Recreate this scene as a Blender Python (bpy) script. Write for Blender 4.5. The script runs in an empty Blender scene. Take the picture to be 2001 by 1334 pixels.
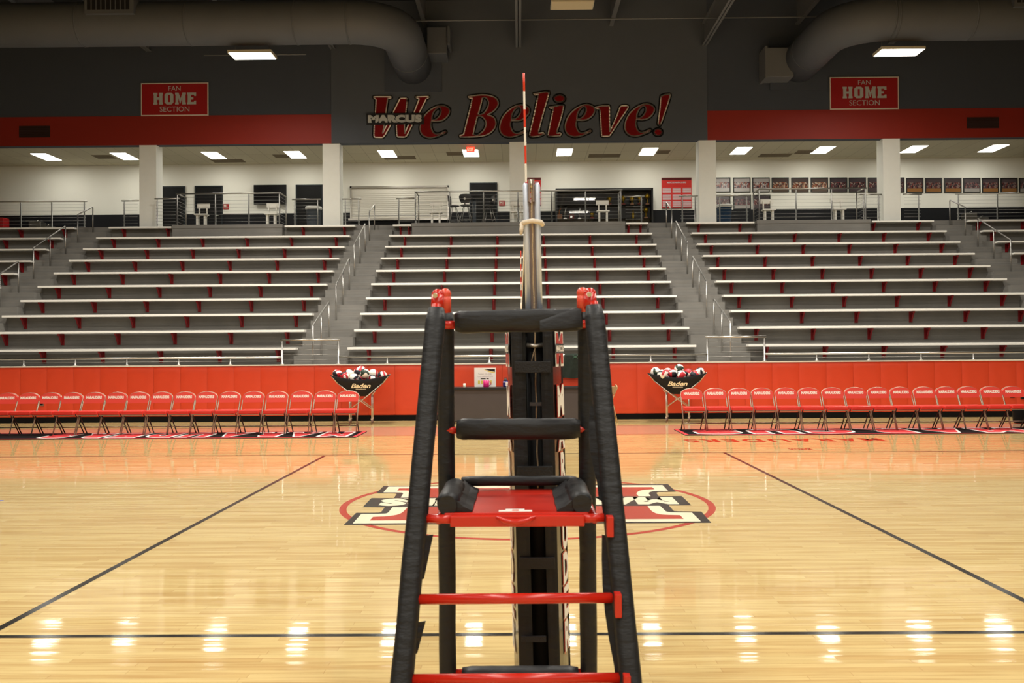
import bpy, math, random
from mathutils import Vector, Matrix
from mathutils.geometry import tessellate_polygon
random.seed(7)
SC = bpy.context.scene
COL = SC.collection
R = math.radians

# ------------------------------------------------------------------ camera, world, exposure, main lamps
CAM_H, FPX = 1.526, 1830.0
YAW, PITCH, ROLL = R(0.517), R(0.63), R(-0.40)
cam_d = bpy.data.cameras.new('camera'); cam = bpy.data.objects.new('camera', cam_d); COL.objects.link(cam)
cam_d.sensor_width = 36; cam_d.lens = FPX / 2001 * 36
CAM_M = Matrix.Rotation(YAW, 3, 'Z') @ Matrix.Rotation(R(90) + PITCH, 3, 'X') @ Matrix.Rotation(ROLL, 3, 'Z')
cam.matrix_world = Matrix.Translation((0, 0, CAM_H)) @ CAM_M.to_4x4()
cam_d.clip_start = .05; cam_d.clip_end = 200
cam_d.dof.use_dof = True; cam_d.dof.focus_distance = 21; cam_d.dof.aperture_fstop = 7
SC.camera = cam
vs = SC.view_settings
vs.view_transform = 'Standard'; vs.look = 'None'; vs.gamma = 1; vs.use_curve_mapping = False
vs.exposure = 0.0
SC.display_settings.display_device = 'sRGB'
w = bpy.data.worlds.new('world'); SC.world = w; w.use_nodes = True
w.node_tree.nodes['Background'].inputs[0].default_value = (.45, .47, .5, 1)
w.node_tree.nodes['Background'].inputs[1].default_value = 0.02
SC.cycles.use_denoising = True
SC.cycles.max_bounces = 8
SC.cycles.sample_clamp_indirect = 6
COURT_W, TROFFER_W = 250.0, 24.0          # lamp power of one court fixture / one concourse troffer
WARM = (1.0, .94, .84)

def area_lamp(name, loc, sx, sy, power, color, spread=180, parent=None, rot=(0, 0, 0)):
    d = bpy.data.lights.new(name, 'AREA'); d.shape = 'RECTANGLE'; d.size = sx; d.size_y = sy
    d.energy = power; d.color = color; d.spread = R(spread)
    o = bpy.data.objects.new(name, d); COL.objects.link(o); o.location = loc; o.rotation_euler = rot
    if parent: o.parent = parent
    return o

# ------------------------------------------------------------------ measuring helpers (photo pixel -> place at a known depth / height)
def ray(px, py):
    return (CAM_M @ Vector(((px - 1000.5) / FPX, (667 - py) / FPX, -1)))
def P(px, py, Y):
    r = ray(px, py); t = Y / r.y
    return Vector((r.x * t, Y, CAM_H + r.z * t))
def F(px, py, z=0.0):
    r = ray(px, py); t = (z - CAM_H) / r.z
    return Vector((r.x * t, r.y * t, z))

# ------------------------------------------------------------------ materials
def lin(c):
    return tuple((v / 255 / 12.92 if v <= 10 else ((v / 255 + .055) / 1.055) ** 2.4) for v in c)
MATS = {}
def pm(name, rgb, rough=.5, metal=0., spec=.5, emit=0., noise=0., nscale=8., bump=0., bscale=30., stretch=(1, 1, 1), alpha=1, coat=0.):
    m = bpy.data.materials.new(name); m.use_nodes = True; nt = m.node_tree
    b = nt.nodes['Principled BSDF']; c = lin(rgb) + (1,)
    b.inputs['Base Color'].default_value = c; b.inputs['Roughness'].default_value = rough
    b.inputs['Metallic'].default_value = metal; b.inputs['Specular IOR Level'].default_value = spec
    b.inputs['Coat Weight'].default_value = coat
    if emit:
        b.inputs['Emission Color'].default_value = c; b.inputs['Emission Strength'].default_value = emit
    tc = nt.nodes.new('ShaderNodeTexCoord'); mp = nt.nodes.new('ShaderNodeMapping')
    nt.links.new(tc.outputs['Object'], mp.inputs[0]); mp.inputs['Scale'].default_value = stretch
    if noise:
        n = nt.nodes.new('ShaderNodeTexNoise'); n.inputs['Scale'].default_value = nscale; n.inputs['Detail'].default_value = 6
        nt.links.new(mp.outputs[0], n.inputs['Vector'])
        mx = nt.nodes.new('ShaderNodeMix'); mx.data_type = 'RGBA'
        mx.inputs[6].default_value = tuple(v * (1 - noise) for v in c[:3]) + (1,)
        mx.inputs[7].default_value = tuple(min(1, v * (1 + noise)) for v in c[:3]) + (1,)
        nt.links.new(n.outputs[0], mx.inputs[0]); nt.links.new(mx.outputs[2], b.inputs['Base Color'])
    if bump:
        n2 = nt.nodes.new('ShaderNodeTexNoise'); n2.inputs['Scale'].default_value = bscale; n2.inputs['Detail'].default_value = 3
        nt.links.new(mp.outputs[0], n2.inputs['Vector'])
        bp = nt.nodes.new('ShaderNodeBump'); bp.inputs['Strength'].default_value = bump; bp.inputs['Distance'].default_value = .02
        nt.links.new(n2.outputs[0], bp.inputs['Height']); nt.links.new(bp.outputs[0], b.inputs['Normal'])
    MATS[name] = m
    return m

def floor_material():
    m = bpy.data.materials.new('maple_floor'); m.use_nodes = True; nt = m.node_tree; L = nt.links
    b = nt.nodes['Principled BSDF']; tc = nt.nodes.new('ShaderNodeTexCoord')
    br = nt.nodes.new('ShaderNodeTexBrick'); L.new(tc.outputs['Object'], br.inputs['Vector'])
    br.inputs['Scale'].default_value = 1; br.inputs['Brick Width'].default_value = .95; br.inputs['Row Height'].default_value = .057
    br.inputs['Mortar Size'].default_value = .0009; br.inputs['Mortar Smooth'].default_value = .2
    br.offset = .37; br.squash = 1.4; br.squash_frequency = 3
    br.inputs['Color1'].default_value = lin((228, 202, 142)) + (1,); br.inputs['Color2'].default_value = lin((206, 170, 110)) + (1,)
    br.inputs['Mortar'].default_value = lin((178, 140, 90)) + (1,); br.inputs['Bias'].default_value = -.35
    mp = nt.nodes.new('ShaderNodeMapping'); mp.inputs['Scale'].default_value = (1.3, 26, 1); L.new(tc.outputs['Object'], mp.inputs[0])
    n = nt.nodes.new('ShaderNodeTexNoise'); n.inputs['Scale'].default_value = 1.5; n.inputs['Detail'].default_value = 5; L.new(mp.outputs[0], n.inputs['Vector'])
    cr = nt.nodes.new('ShaderNodeValToRGB'); L.new(n.outputs[0], cr.inputs[0])
    cr.color_ramp.elements[0].position = .26; cr.color_ramp.elements[0].color = lin((196, 158, 118)) + (1,)
    cr.color_ramp.elements[1].position = .56; cr.color_ramp.elements[1].color = (1, 1, 1, 1)
    mx = nt.nodes.new('ShaderNodeMix'); mx.data_type = 'RGBA'; mx.blend_type = 'MULTIPLY'; mx.inputs[0].default_value = .45
    L.new(br.outputs[0], mx.inputs[6]); L.new(cr.outputs[0], mx.inputs[7])
    L.new(mx.outputs[2], b.inputs['Base Color'])
    b.inputs['Roughness'].default_value = .05; b.inputs['IOR'].default_value = 1.5
    mp2 = nt.nodes.new('ShaderNodeMapping'); mp2.inputs['Scale'].default_value = (.8, 8, 1); L.new(tc.outputs['Object'], mp2.inputs[0])
    n2 = nt.nodes.new('ShaderNodeTexNoise'); n2.inputs['Scale'].default_value = 2.2; n2.inputs['Detail'].default_value = 1; L.new(mp2.outputs[0], n2.inputs['Vector'])
    bp = nt.nodes.new('ShaderNodeBump'); bp.inputs['Strength'].default_value = .30; bp.inputs['Distance'].default_value = .0010
    L.new(n2.outputs[0], bp.inputs['Height'])
    # every strip lies a hair out of level
    b2 = nt.nodes.new('ShaderNodeTexBrick'); L.new(tc.outputs['Object'], b2.inputs['Vector']); b2.offset = br.offset; b2.squash = br.squash; b2.squash_frequency = 3
    for k_ in ('Scale', 'Brick Width', 'Row Height'): b2.inputs[k_].default_value = br.inputs[k_].default_value
    b2.inputs['Mortar Size'].default_value = 0; b2.inputs['Color1'].default_value = (0, 0, 0, 1); b2.inputs['Color2'].default_value = (1, 1, 1, 1)
    wn = nt.nodes.new('ShaderNodeTexWhiteNoise'); wn.noise_dimensions = '1D'; L.new(b2.outputs[0], wn.inputs['W'])
    sb = nt.nodes.new('ShaderNodeVectorMath'); sb.operation = 'SUBTRACT'; sb.inputs[1].default_value = (.5, .5, .5); L.new(wn.outputs['Color'], sb.inputs[0])
    ml = nt.nodes.new('ShaderNodeVectorMath'); ml.operation = 'MULTIPLY'; ml.inputs[1].default_value = (.002, .014, 0); L.new(sb.outputs[0], ml.inputs[0])
    av = nt.nodes.new('ShaderNodeVectorMath'); av.operation = 'ADD'; L.new(ml.outputs[0], av.inputs[0]); L.new(bp.outputs[0], av.inputs[1])
    nz = nt.nodes.new('ShaderNodeVectorMath'); nz.operation = 'NORMALIZE'; L.new(av.outputs[0], nz.inputs[0]); L.new(nz.outputs[0], b.inputs['Normal'])
    return m
M_FLOOR = floor_material()

def concrete_material():
    m = bpy.data.materials.new('board_formed_concrete'); m.use_nodes = True; nt = m.node_tree; L = nt.links
    b = nt.nodes['Principled BSDF']; tc = nt.nodes.new('ShaderNodeTexCoord')
    n = nt.nodes.new('ShaderNodeTexNoise'); n.inputs['Scale'].default_value = 1.1; n.inputs['Detail'].default_value = 8; L.new(tc.outputs['Object'], n.inputs['Vector'])
    mp = nt.nodes.new('ShaderNodeMapping'); mp.inputs['Scale'].default_value = (.6, 1, 26); L.new(tc.outputs['Object'], mp.inputs[0])
    n2 = nt.nodes.new('ShaderNodeTexNoise'); n2.inputs['Scale'].default_value = 1.0; n2.inputs['Detail'].default_value = 3; L.new(mp.outputs[0], n2.inputs['Vector'])
    mx = nt.nodes.new('ShaderNodeMix'); mx.data_type = 'RGBA'; mx.inputs[6].default_value = lin((86, 84, 80)) + (1,); mx.inputs[7].default_value = lin((146, 143, 137)) + (1,)
    ad = nt.nodes.new('ShaderNodeMath'); ad.operation = 'MULTIPLY_ADD'; L.new(n.outputs[0], ad.inputs[0]); ad.inputs[1].default_value = .75
    mu = nt.nodes.new('ShaderNodeMath'); mu.operation = 'MULTIPLY'; L.new(n2.outputs[0], mu.inputs[0]); mu.inputs[1].default_value = .3
    L.new(mu.outputs[0], ad.inputs[2]); L.new(ad.outputs[0], mx.inputs[0]); L.new(mx.outputs[2], b.inputs['Base Color'])
    b.inputs['Roughness'].default_value = .8
    bp = nt.nodes.new('ShaderNodeBump'); bp.inputs['Strength'].default_value = .4; bp.inputs['Distance'].default_value = .01
    L.new(n2.outputs[0], bp.inputs['Height']); L.new(bp.outputs[0], b.inputs['Normal'])
    return m
M_CONC = concrete_material()

def tile_ceiling():
    m = bpy.data.materials.new('ceiling_tile'); m.use_nodes = True; nt = m.node_tree; L = nt.links
    b = nt.nodes['Principled BSDF']; tc = nt.nodes.new('ShaderNodeTexCoord')
    br = nt.nodes.new('ShaderNodeTexBrick'); L.new(tc.outputs['Object'], br.inputs['Vector']); br.offset = 0
    br.inputs['Scale'].default_value = 1; br.inputs['Brick Width'].default_value = .61; br.inputs['Row Height'].default_value = 1.22
    br.inputs['Mortar Size'].default_value = .012
    br.inputs['Color1'].default_value = lin((205, 198, 172)) + (1,); br.inputs['Color2'].default_value = lin((200, 192, 166)) + (1,)
    br.inputs['Mortar'].default_value = lin((178, 170, 145)) + (1,)
    L.new(br.outputs[0], b.inputs['Base Color']); b.inputs['Roughness'].default_value = .9
    return m
M_TILE = tile_ceiling()

def slat_material(name, rgb, period, axis=2):
    m = pm(name, rgb, .45); nt = m.node_tree; b = nt.nodes['Principled BSDF']
    tc = nt.nodes.new('ShaderNodeTexCoord'); wv = nt.nodes.new('ShaderNodeTexWave'); wv.wave_type = 'BANDS'; wv.bands_direction = 'Z'
    wv.inputs['Scale'].default_value = 6.283 / 20 / period * 1.0
    nt.links.new(tc.outputs['Object'], wv.inputs['Vector'])
    bp = nt.nodes.new('ShaderNodeBump'); bp.inputs['Strength'].default_value = .6; bp.inputs['Distance'].default_value = .01
    nt.links.new(wv.outputs[0], bp.inputs['Height']); nt.links.new(bp.outputs[0], b.inputs['Normal'])
    return m
M_SHUT = slat_material('roller_shutter', (205, 200, 188), .075)

def glass_material():
    m = bpy.data.materials.new('case_glass'); m.use_nodes = True; nt = m.node_tree; nt.nodes.clear()
    o = nt.nodes.new('ShaderNodeOutputMaterial'); mx = nt.nodes.new('ShaderNodeMixShader'); fr = nt.nodes.new('ShaderNodeFresnel')
    fr.inputs[0].default_value = 1.5
    t = nt.nodes.new('ShaderNodeBsdfTransparent'); g = nt.nodes.new('ShaderNodeBsdfGlossy'); g.inputs['Roughness'].default_value = .02
    nt.links.new(fr.outputs[0], mx.inputs[0]); nt.links.new(t.outputs[0], mx.inputs[1]); nt.links.new(g.outputs[0], mx.inputs[2])
    nt.links.new(mx.outputs[0], o.inputs[0]); return m
M_GLASS = glass_material()

def collage_material(name, bg, bright, accents, seed):
    """a printed team photograph: rows of small figures on a ground"""
    m = bpy.data.materials.new(name); m.use_nodes = True; nt = m.node_tree; L = nt.links
    b = nt.nodes['Principled BSDF']; tc = nt.nodes.new('ShaderNodeTexCoord')
    mp = nt.nodes.new('ShaderNodeMapping'); mp.inputs['Location'].default_value = (seed * 3.7, 0, 0); mp.inputs['Scale'].default_value = (32, 1, 22); L.new(tc.outputs['Object'], mp.inputs[0])
    vo = nt.nodes.new('ShaderNodeTexVoronoi'); vo.inputs['Scale'].default_value = 1; L.new(mp.outputs[0], vo.inputs['Vector'])
    cr = nt.nodes.new('ShaderNodeValToRGB'); cr.color_ramp.interpolation = 'CONSTANT'; L.new(vo.outputs['Color'], cr.inputs[0])
    cols = [bg] + accents; cr.color_ramp.elements[0].color = lin(bg) + (1,)
    cr.color_ramp.elements[1].position = .35; cr.color_ramp.elements[1].color = lin(accents[0]) + (1,)
    for k, c in enumerate(accents[1:]):
        e = cr.color_ramp.elements.new(.35 + .6 * (k + 1) / len(accents)); e.color = lin(c) + (1,)
    sx = nt.nodes.new('ShaderNodeSeparateXYZ'); L.new(tc.outputs['Object'], sx.inputs[0])
    gr = nt.nodes.new('ShaderNodeValToRGB'); gr.color_ramp.interpolation = 'CONSTANT'
    ad = nt.nodes.new('ShaderNodeMath'); ad.operation = 'MULTIPLY'; ad.inputs[1].default_value = 1.9; L.new(sx.outputs[2], ad.inputs[0]); L.new(ad.outputs[0], gr.inputs[0])
    els = gr.color_ramp.elements; els[0].color = (0, 0, 0, 1); els[1].position = .32; els[1].color = (1, 1, 1, 1)
    e = els.new(.72); e.color = (0, 0, 0, 1)
    g2 = nt.nodes.new('ShaderNodeValToRGB'); g2.color_ramp.interpolation = 'CONSTANT'; L.new(ad.outputs[0], g2.inputs[0])
    g2.color_ramp.elements[0].color = lin(bright) + (1,); g2.color_ramp.elements[1].position = .30; g2.color_ramp.elements[1].color = lin(bg) + (1,)
    mx = nt.nodes.new('ShaderNodeMix'); mx.data_type = 'RGBA'; L.new(gr.outputs[0], mx.inputs[0]); L.new(g2.outputs[0], mx.inputs[6]); L.new(cr.outputs[0], mx.inputs[7])
    L.new(mx.outputs[2], b.inputs['Base Color']); b.inputs['Roughness'].default_value = .15
    return m

pm('grey_wall', (84, 88, 95), .8, noise=.05, nscale=2)
pm('grey_wall_side', (70, 75, 85), .8, noise=.05, nscale=2)
pm('red_wall', (150, 34, 16), .6, noise=.05, nscale=2)
pm('cream_wall', (226, 224, 214), .8, noise=.03, nscale=1)
pm('room_wall', (120, 120, 120), .8)
pm('white_wall', (236, 234, 228), .8)
pm('column_paint', (240, 240, 232), .75, noise=.03, nscale=6)
pm('deck', (44, 44, 44), .9)
pm('steel_paint', (108, 108, 108), .6)
pm('duct', (90, 92, 96), .6, metal=0., noise=.08, nscale=1.5)
pm('dark_plinth', (13, 14, 18), .6, spec=.25)
pm('pad_red', (212, 68, 36), .42, spec=.5, noise=.05, nscale=4, bump=.12, bscale=2.2)
pm('black_base', (7, 8, 12), .7, spec=.15)
pm('trim_white', (230, 225, 210), .4)
pm('bench_white', (252, 249, 240), .35, spec=.6)
pm('bracket_red', (140, 22, 28), .4)
pm('stainless', (190, 186, 178), .28, metal=1.)
pm('galv', (176, 174, 170), .4, metal=1.)
pm('chair_steel', (165, 150, 132), .4, metal=.8)
pm('chair_dark', (52, 36, 34), .5, metal=.3)
pm('vinyl_red', (215, 46, 36), .33, spec=.6, bump=.1, bscale=12)
pm('vinyl_red_top', (222, 74, 64), .4, spec=.5)
pm('white_print', (250, 246, 238), .6)
pm('cream_print', (250, 243, 214), .3)
pm('rug_black', (7, 7, 10), .9, spec=.15)
pm('rug_red', (200, 40, 46), .8)
pm('rug_white', (225, 220, 215), .8)
pm('paint_black', (20, 17, 20), .16)
pm('paint_red', (190, 52, 28), .16)
pm('paint_cream', (250, 243, 212), .16)
pm('paint_mauve', (196, 158, 128), .1)
pm('pad_black', (25, 26, 29), .5, spec=.45, noise=.15, nscale=10, bump=.35, bscale=11, stretch=(1, 1, 2.6))
pm('vinyl_black', (20, 20, 22), .2, spec=.6, bump=.06, bscale=8)
pm('strap_black', (34, 34, 36), .6, bump=.3, bscale=120)
pm('stand_red', (202, 38, 20), .25, spec=.6)
pm('stand_red_light', (228, 84, 62), .3, spec=.6)
pm('chrome_blue', (222, 234, 255), .32, metal=.4, spec=.8)
pm('post_core', (150, 134, 126), .45, metal=.4)
pm('black_void', (6, 6, 7), .8)
pm('rope', (196, 172, 138), .9, bump=.6, bscale=160)
pm('strap_white', (240, 228, 210), .8, bump=.3, bscale=60)
pm('antenna_red', (226, 60, 22), .4)
pm('antenna_white', (250, 246, 238), .4)
pm('net_black', (26, 26, 26), .8)
pm('bolt', (200, 195, 180), .3, metal=1.)
pm('sling_black', (16, 16, 19), .8, noise=.2, nscale=20)
pm('alu', (205, 198, 188), .35, metal=.8)
pm('caster', (120, 90, 80), .5)
pm('ball_white', (244, 240, 230), .4); pm('ball_red', (190, 32, 48), .4); pm('ball_black', (26, 28, 40), .4)
pm('ball_green', (40, 60, 46), .4)
pm('table_cloth', (76, 70, 70), .9, noise=.12, nscale=3)
pm('table_black', (16, 15, 17), .5)
pm('tan_metal', (190, 165, 125), .4, metal=.3)
pm('tan_seat', (160, 130, 92), .5)
pm('poster_white', (246, 245, 240), .6); pm('poster_yellow', (228, 214, 90), .6); pm('ink_grey', (165, 165, 165), .7)
pm('mug', (196, 16, 110), .3); pm('bottle_blue', (20, 26, 110), .3); pm('glassy', (225, 220, 205), .2)
pm('green_cloth', (22, 34, 24), .85, bump=.4, bscale=10); pm('mint', (80, 125, 100), .7)
pm('door_black', (13, 13, 12), .6, spec=.2); pm('door_frame', (24, 30, 34), .6, spec=.3)
pm('tv_black', (10, 10, 11), .2)
pm('sign_red', (165, 12, 16), .6); pm('sign_white', (226, 214, 200), .6); pm('sign_grey', (190, 190, 184), .6)
pm('slogan_red', (122, 5, 5), .7, spec=.2); pm('slogan_tan', (255, 238, 220), .5); pm('slogan_black', (14, 12, 12), .6)
pm('record_red', (206, 40, 34), .4); pm('record_dark', (90, 12, 14), .4); pm('record_grey', (200, 196, 200), .5)
pm('frame_dark', (18, 20, 18), .5)
pm('trash_grey', (84, 92, 100), .5); pm('trash_blue', (36, 66, 96), .45); pm('bag_white', (215, 215, 210), .4)
pm('seat_alu', (226, 224, 215), .45, metal=.1)
pm('stool_black', (22, 22, 24), .4); pm('stool_chrome', (150, 148, 145), .3, metal=1.)
pm('case_black', (8, 9, 9), .4); pm('gold', (214, 176, 50), .3, metal=.7); pm('copper', (205, 120, 70), .35, metal=.6)
pm('silver', (215, 215, 210), .25, metal=.8); pm('tan_wood', (206, 150, 110), .5); pm('trophy_red', (140, 46, 34), .5)
pm('fountain', (120, 116, 108), .35, metal=.8)
pm('vent_dark', (52, 26, 22), .7); pm('grille', (126, 114, 92), .8); pm('vent_black', (14, 10, 12), .8)
pm('fixture_white', (200, 190, 165), .6)
pm('lamp_glow', (255, 250, 236), .5, emit=9.)
pm('troffer_glow', (255, 252, 240), .5, emit=10.)
pm('exit_glow', (255, 60, 36), .5, emit=1.6); pm('exit_white', (255, 190, 160), .5, emit=1.2)
pm('lens_dull', (222, 204, 166), .6)
pm('tape_blue', (30, 90, 200), .6)
G = MATS

# ------------------------------------------------------------------ mesh builder
class MB:
    def __init__(s): s.v = []; s.f = []; s.mi = []; s.sm = []
    def add(s, vs_, fs, mi=0, smooth=False):
        o = len(s.v); s.v += [Vector(v) for v in vs_]
        for f in fs: s.f.append([o + i for i in f]); s.mi.append(mi); s.sm.append(smooth)
        return s
    def box(s, x0, x1, y0, y1, z0, z1, mi=0):
        x0, x1 = min(x0, x1), max(x0, x1); y0, y1 = min(y0, y1), max(y0, y1); z0, z1 = min(z0, z1), max(z0, z1)
        return s.add([(x0, y0, z0), (x1, y0, z0), (x1, y1, z0), (x0, y1, z0), (x0, y0, z1), (x1, y0, z1), (x1, y1, z1), (x0, y1, z1)],
                     [(0, 3, 2, 1), (4, 5, 6, 7), (0, 1, 5, 4), (1, 2, 6, 5), (2, 3, 7, 6), (3, 0, 4, 7)], mi)
    def tube(s, pts, r, n=10, mi=0, caps=True, smooth=True, wob=0., seed=0):
        pts = [Vector(p) for p in pts]; rs = r if isinstance(r, (list, tuple)) else [r] * len(pts)
        rnd = random.Random(seed); vs_ = []; prev = None
        for i, p in enumerate(pts):
            t = (pts[min(i + 1, len(pts) - 1)] - pts[max(i - 1, 0)]).normalized()
            if prev is None:
                a = Vector((0, 0, 1)) if abs(t.z) < .9 else Vector((1, 0, 0)); u = t.cross(a).normalized()
            else:
                u = (prev - t * prev.dot(t)).normalized()
            prev = u; v = t.cross(u)
            for k in range(n):
                a = 2 * math.pi * k / n; rr = rs[i] * (1 + wob * (rnd.random() - .5))
                vs_.append(p + u * math.cos(a) * rr + v * math.sin(a) * rr)
        fs = [(i * n + k, i * n + (k + 1) % n, (i + 1) * n + (k + 1) % n, (i + 1) * n + k) for i in range(len(pts) - 1) for k in range(n)]
        s.add(vs_, fs, mi, smooth)
        if caps:
            o = len(s.v) - len(vs_); 
            s.f.append([o + k for k in range(n)][::-1]); s.mi.append(mi); s.sm.append(False)
            s.f.append([o + (len(pts) - 1) * n + k for k in range(n)]); s.mi.append(mi); s.sm.append(False)
        return s
    def padded(s, a, b, w_, d_, xdir=(1, 0, 0), n=16, seed=0, wob=.05, segs=14, mi=0, power=3.2, twist=0):
        """foam-and-vinyl sleeve: a softly wrinkled rounded-square tube from a to b"""
        a, b = Vector(a), Vector(b); t = (b - a).normalized(); u = Vector(xdir); u = (u - t * u.dot(t)).normalized(); v = t.cross(u)
        rnd = random.Random(seed); vs_ = []
        ph = [rnd.random() * 6 for _ in range(4)]
        for i in range(segs + 1):
            f = i / segs; p = a.lerp(b, f); e = 1.0
            if i == 0 or i == segs: e = .82
            for k in range(n):
                an = 2 * math.pi * k / n; c, sn = math.cos(an), math.sin(an)
                rad = (abs(c) ** power + abs(sn) ** power) ** (-1 / power)
                ww = 1 + wob * (math.sin(9 * f * 3 + ph[0] + an) * .5 + math.sin(23 * f + ph[1] - 2 * an) * .4 + (rnd.random() - .5) * .7)
                vs_.append(p + u * c * rad * w_ * e * ww + v * sn * rad * d_ * e * ww)
        fs = [(i * n + k, i * n + (k + 1) % n, (i + 1) * n + (k + 1) % n, (i + 1) * n + k) for i in range(segs) for k in range(n)]
        s.add(vs_, fs, mi, True)
        o = len(s.v) - len(vs_)
        s.f.append([o + k for k in range(n)][::-1]); s.mi.append(mi); s.sm.append(False)
        s.f.append([o + segs * n + k for k in range(n)]); s.mi.append(mi); s.sm.append(False)
        return s
    def sphere(s, c, r, mi=0, n=12, m=8, sc=(1, 1, 1)):
        c = Vector(c); vs_ = [c + Vector((0, 0, -r * sc[2]))]
        for j in range(1, m):
            th = math.pi * j / m
            for k in range(n):
                a = 2 * math.pi * k / n
                vs_.append(c + Vector((r * sc[0] * math.sin(th) * math.cos(a), r * sc[1] * math.sin(th) * math.sin(a), -r * sc[2] * math.cos(th))))
        vs_.append(c + Vector((0, 0, r * sc[2])))
        fs = [(0, 1 + (k + 1) % n, 1 + k) for k in range(n)]
        for j in range(m - 2):
            for k in range(n):
                a = 1 + j * n; fs.append((a + k, a + (k + 1) % n, a + n + (k + 1) % n, a + n + k))
        l = len(vs_) - 1; a = 1 + (m - 2) * n
        fs += [(a + k, a + (k + 1) % n, l) for k in range(n)]
        return s.add(vs_, fs, mi, True)
    def lathe(s, prof, c=(0, 0, 0), n=20, mi=0):
        c = Vector(c); vs_ = []
        for r, z in prof:
            for k in range(n):
                a = 2 * math.pi * k / n; vs_.append(c + Vector((r * math.cos(a), r * math.sin(a), z)))
        fs = [(i * n + k, i * n + (k + 1) % n, (i + 1) * n + (k + 1) % n, (i + 1) * n + k) for i in range(len(prof) - 1) for k in range(n)]
        s.add(vs_, fs, mi, True); o = len(s.v) - len(vs_)
        s.f.append([o + k for k in range(n)][::-1]); s.mi.append(mi); s.sm.append(False)
        s.f.append([o + (len(prof) - 1) * n + k for k in range(n)]); s.mi.append(mi); s.sm.append(False)
        return s
    def flat(s, loops, to3, mi=0, th=0.0, tdir=(0, -1, 0)):
        """filled outline (first loop outer, others holes); to3 maps 2-D to 3-D; optional thickness"""
        L3 = [[to3(*p) for p in lp] for lp in loops]; allp = [p for lp in L3 for p in lp]
        tri = tessellate_polygon([[Vector((p[0], p[1], 0)) for p in lp] for lp in loops])
        td = Vector(tdir)
        def orient(t):
            a, b, c = (allp[i] for i in t); return t if (b - a).cross(c - a).dot(td) > 0 else t[::-1]
        tri = [orient(t) for t in tri]
        if not th: return s.add(allp, tri, mi)
        d = td * th; n = len(allp)
        fs = list(tri)
        vs_ = [p + d for p in allp] + allp; o = 0
        for lp in L3:
            m = len(lp)
            for k in range(m): fs.append((o + k, o + (k + 1) % m, n + o + (k + 1) % m, n + o + k))
            o += m
        return s.add(vs_, fs, mi)
    def stroke(s, loop, hw, to3, mi=0, k=8):
        m = len(loop)
        for i in range(m):
            a, b = Vector(loop[i][:2]), Vector(loop[(i + 1) % m][:2]); d = b - a
            if d.length < 1e-6: continue
            nn = Vector((-d.y, d.x)).normalized() * hw
            q = [a + nn, a - nn, b - nn, b + nn]; s.add([to3(*p) for p in q], [(0, 1, 2, 3)], mi)
            s.add([to3(a.x + hw * math.cos(2 * math.pi * j / k), a.y + hw * math.sin(2 * math.pi * j / k)) for j in range(k)], [tuple(range(k))], mi)
        return s
    def mesh(s, name, mats, off):
        me = bpy.data.meshes.new(name); me.from_pydata([v - off for v in s.v], [], s.f)
        for m in (mats if isinstance(mats, (list, tuple)) else [mats]): me.materials.append(m)
        me.polygons.foreach_set('material_index', s.mi); me.polygons.foreach_set('use_smooth', s.sm); me.update()
        return me
    def build(s, name, mats, parent=None, bevel=0., **tags):
        if parent is None:
            xs = [v.x for v in s.v]; ys = [v.y for v in s.v]; zs = [v.z for v in s.v]
            off = Vector(((min(xs) + max(xs)) / 2, (min(ys) + max(ys)) / 2, min(zs)))
        else:
            off = Vector(parent.get('_o', (0, 0, 0)))
        o = bpy.data.objects.new(name, s.mesh(name, mats, off)); COL.objects.link(o)
        if parent is None: o.location = off
        else: o.parent = parent
        o['_o'] = tuple(off)
        if bevel:
            b = o.modifiers.new('bevel', 'BEVEL'); b.width = bevel; b.segments = 2; b.limit_method = 'ANGLE'
        settags(o, **tags)
        return o

def settags(o, label=None, cat=None, group=None, kind=None):
    if label: o['label'] = label
    if cat: o['category'] = cat
    if group: o['group'] = group
    if kind: o['kind'] = kind
    return o
def thing(name, label, cat, loc, group=None):
    o = bpy.data.objects.new(name, None); COL.objects.link(o); o.location = loc; o.empty_display_size = .1
    o['_o'] = tuple(loc); return settags(o, label, cat, group)
def kids(o): return [c for c in COL.objects if c.parent == o]
class Proto:
    """remembers a thing with its parts and sub-parts so copies need no scene search"""
    def __init__(s, root):
        s.root = root; s.tree = [(c, kids(c)) for c in kids(root)]
    def dup(s, loc, rz=0., label=None, group=None):
        r = s.root.copy(); COL.objects.link(r); r.location = loc; r.rotation_euler = (0, 0, rz)
        if label: r['label'] = label
        if group: r['group'] = group
        for c, gs in s.tree:
            cc = c.copy(); COL.objects.link(cc); cc.parent = r
            for g in gs:
                gg = g.copy(); COL.objects.link(gg); gg.parent = cc
        return r
def struct(name, mb, mat, parent=None, bevel=0.):
    return mb.build(name, mat, parent, bevel, kind=None if parent else 'structure')

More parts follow.
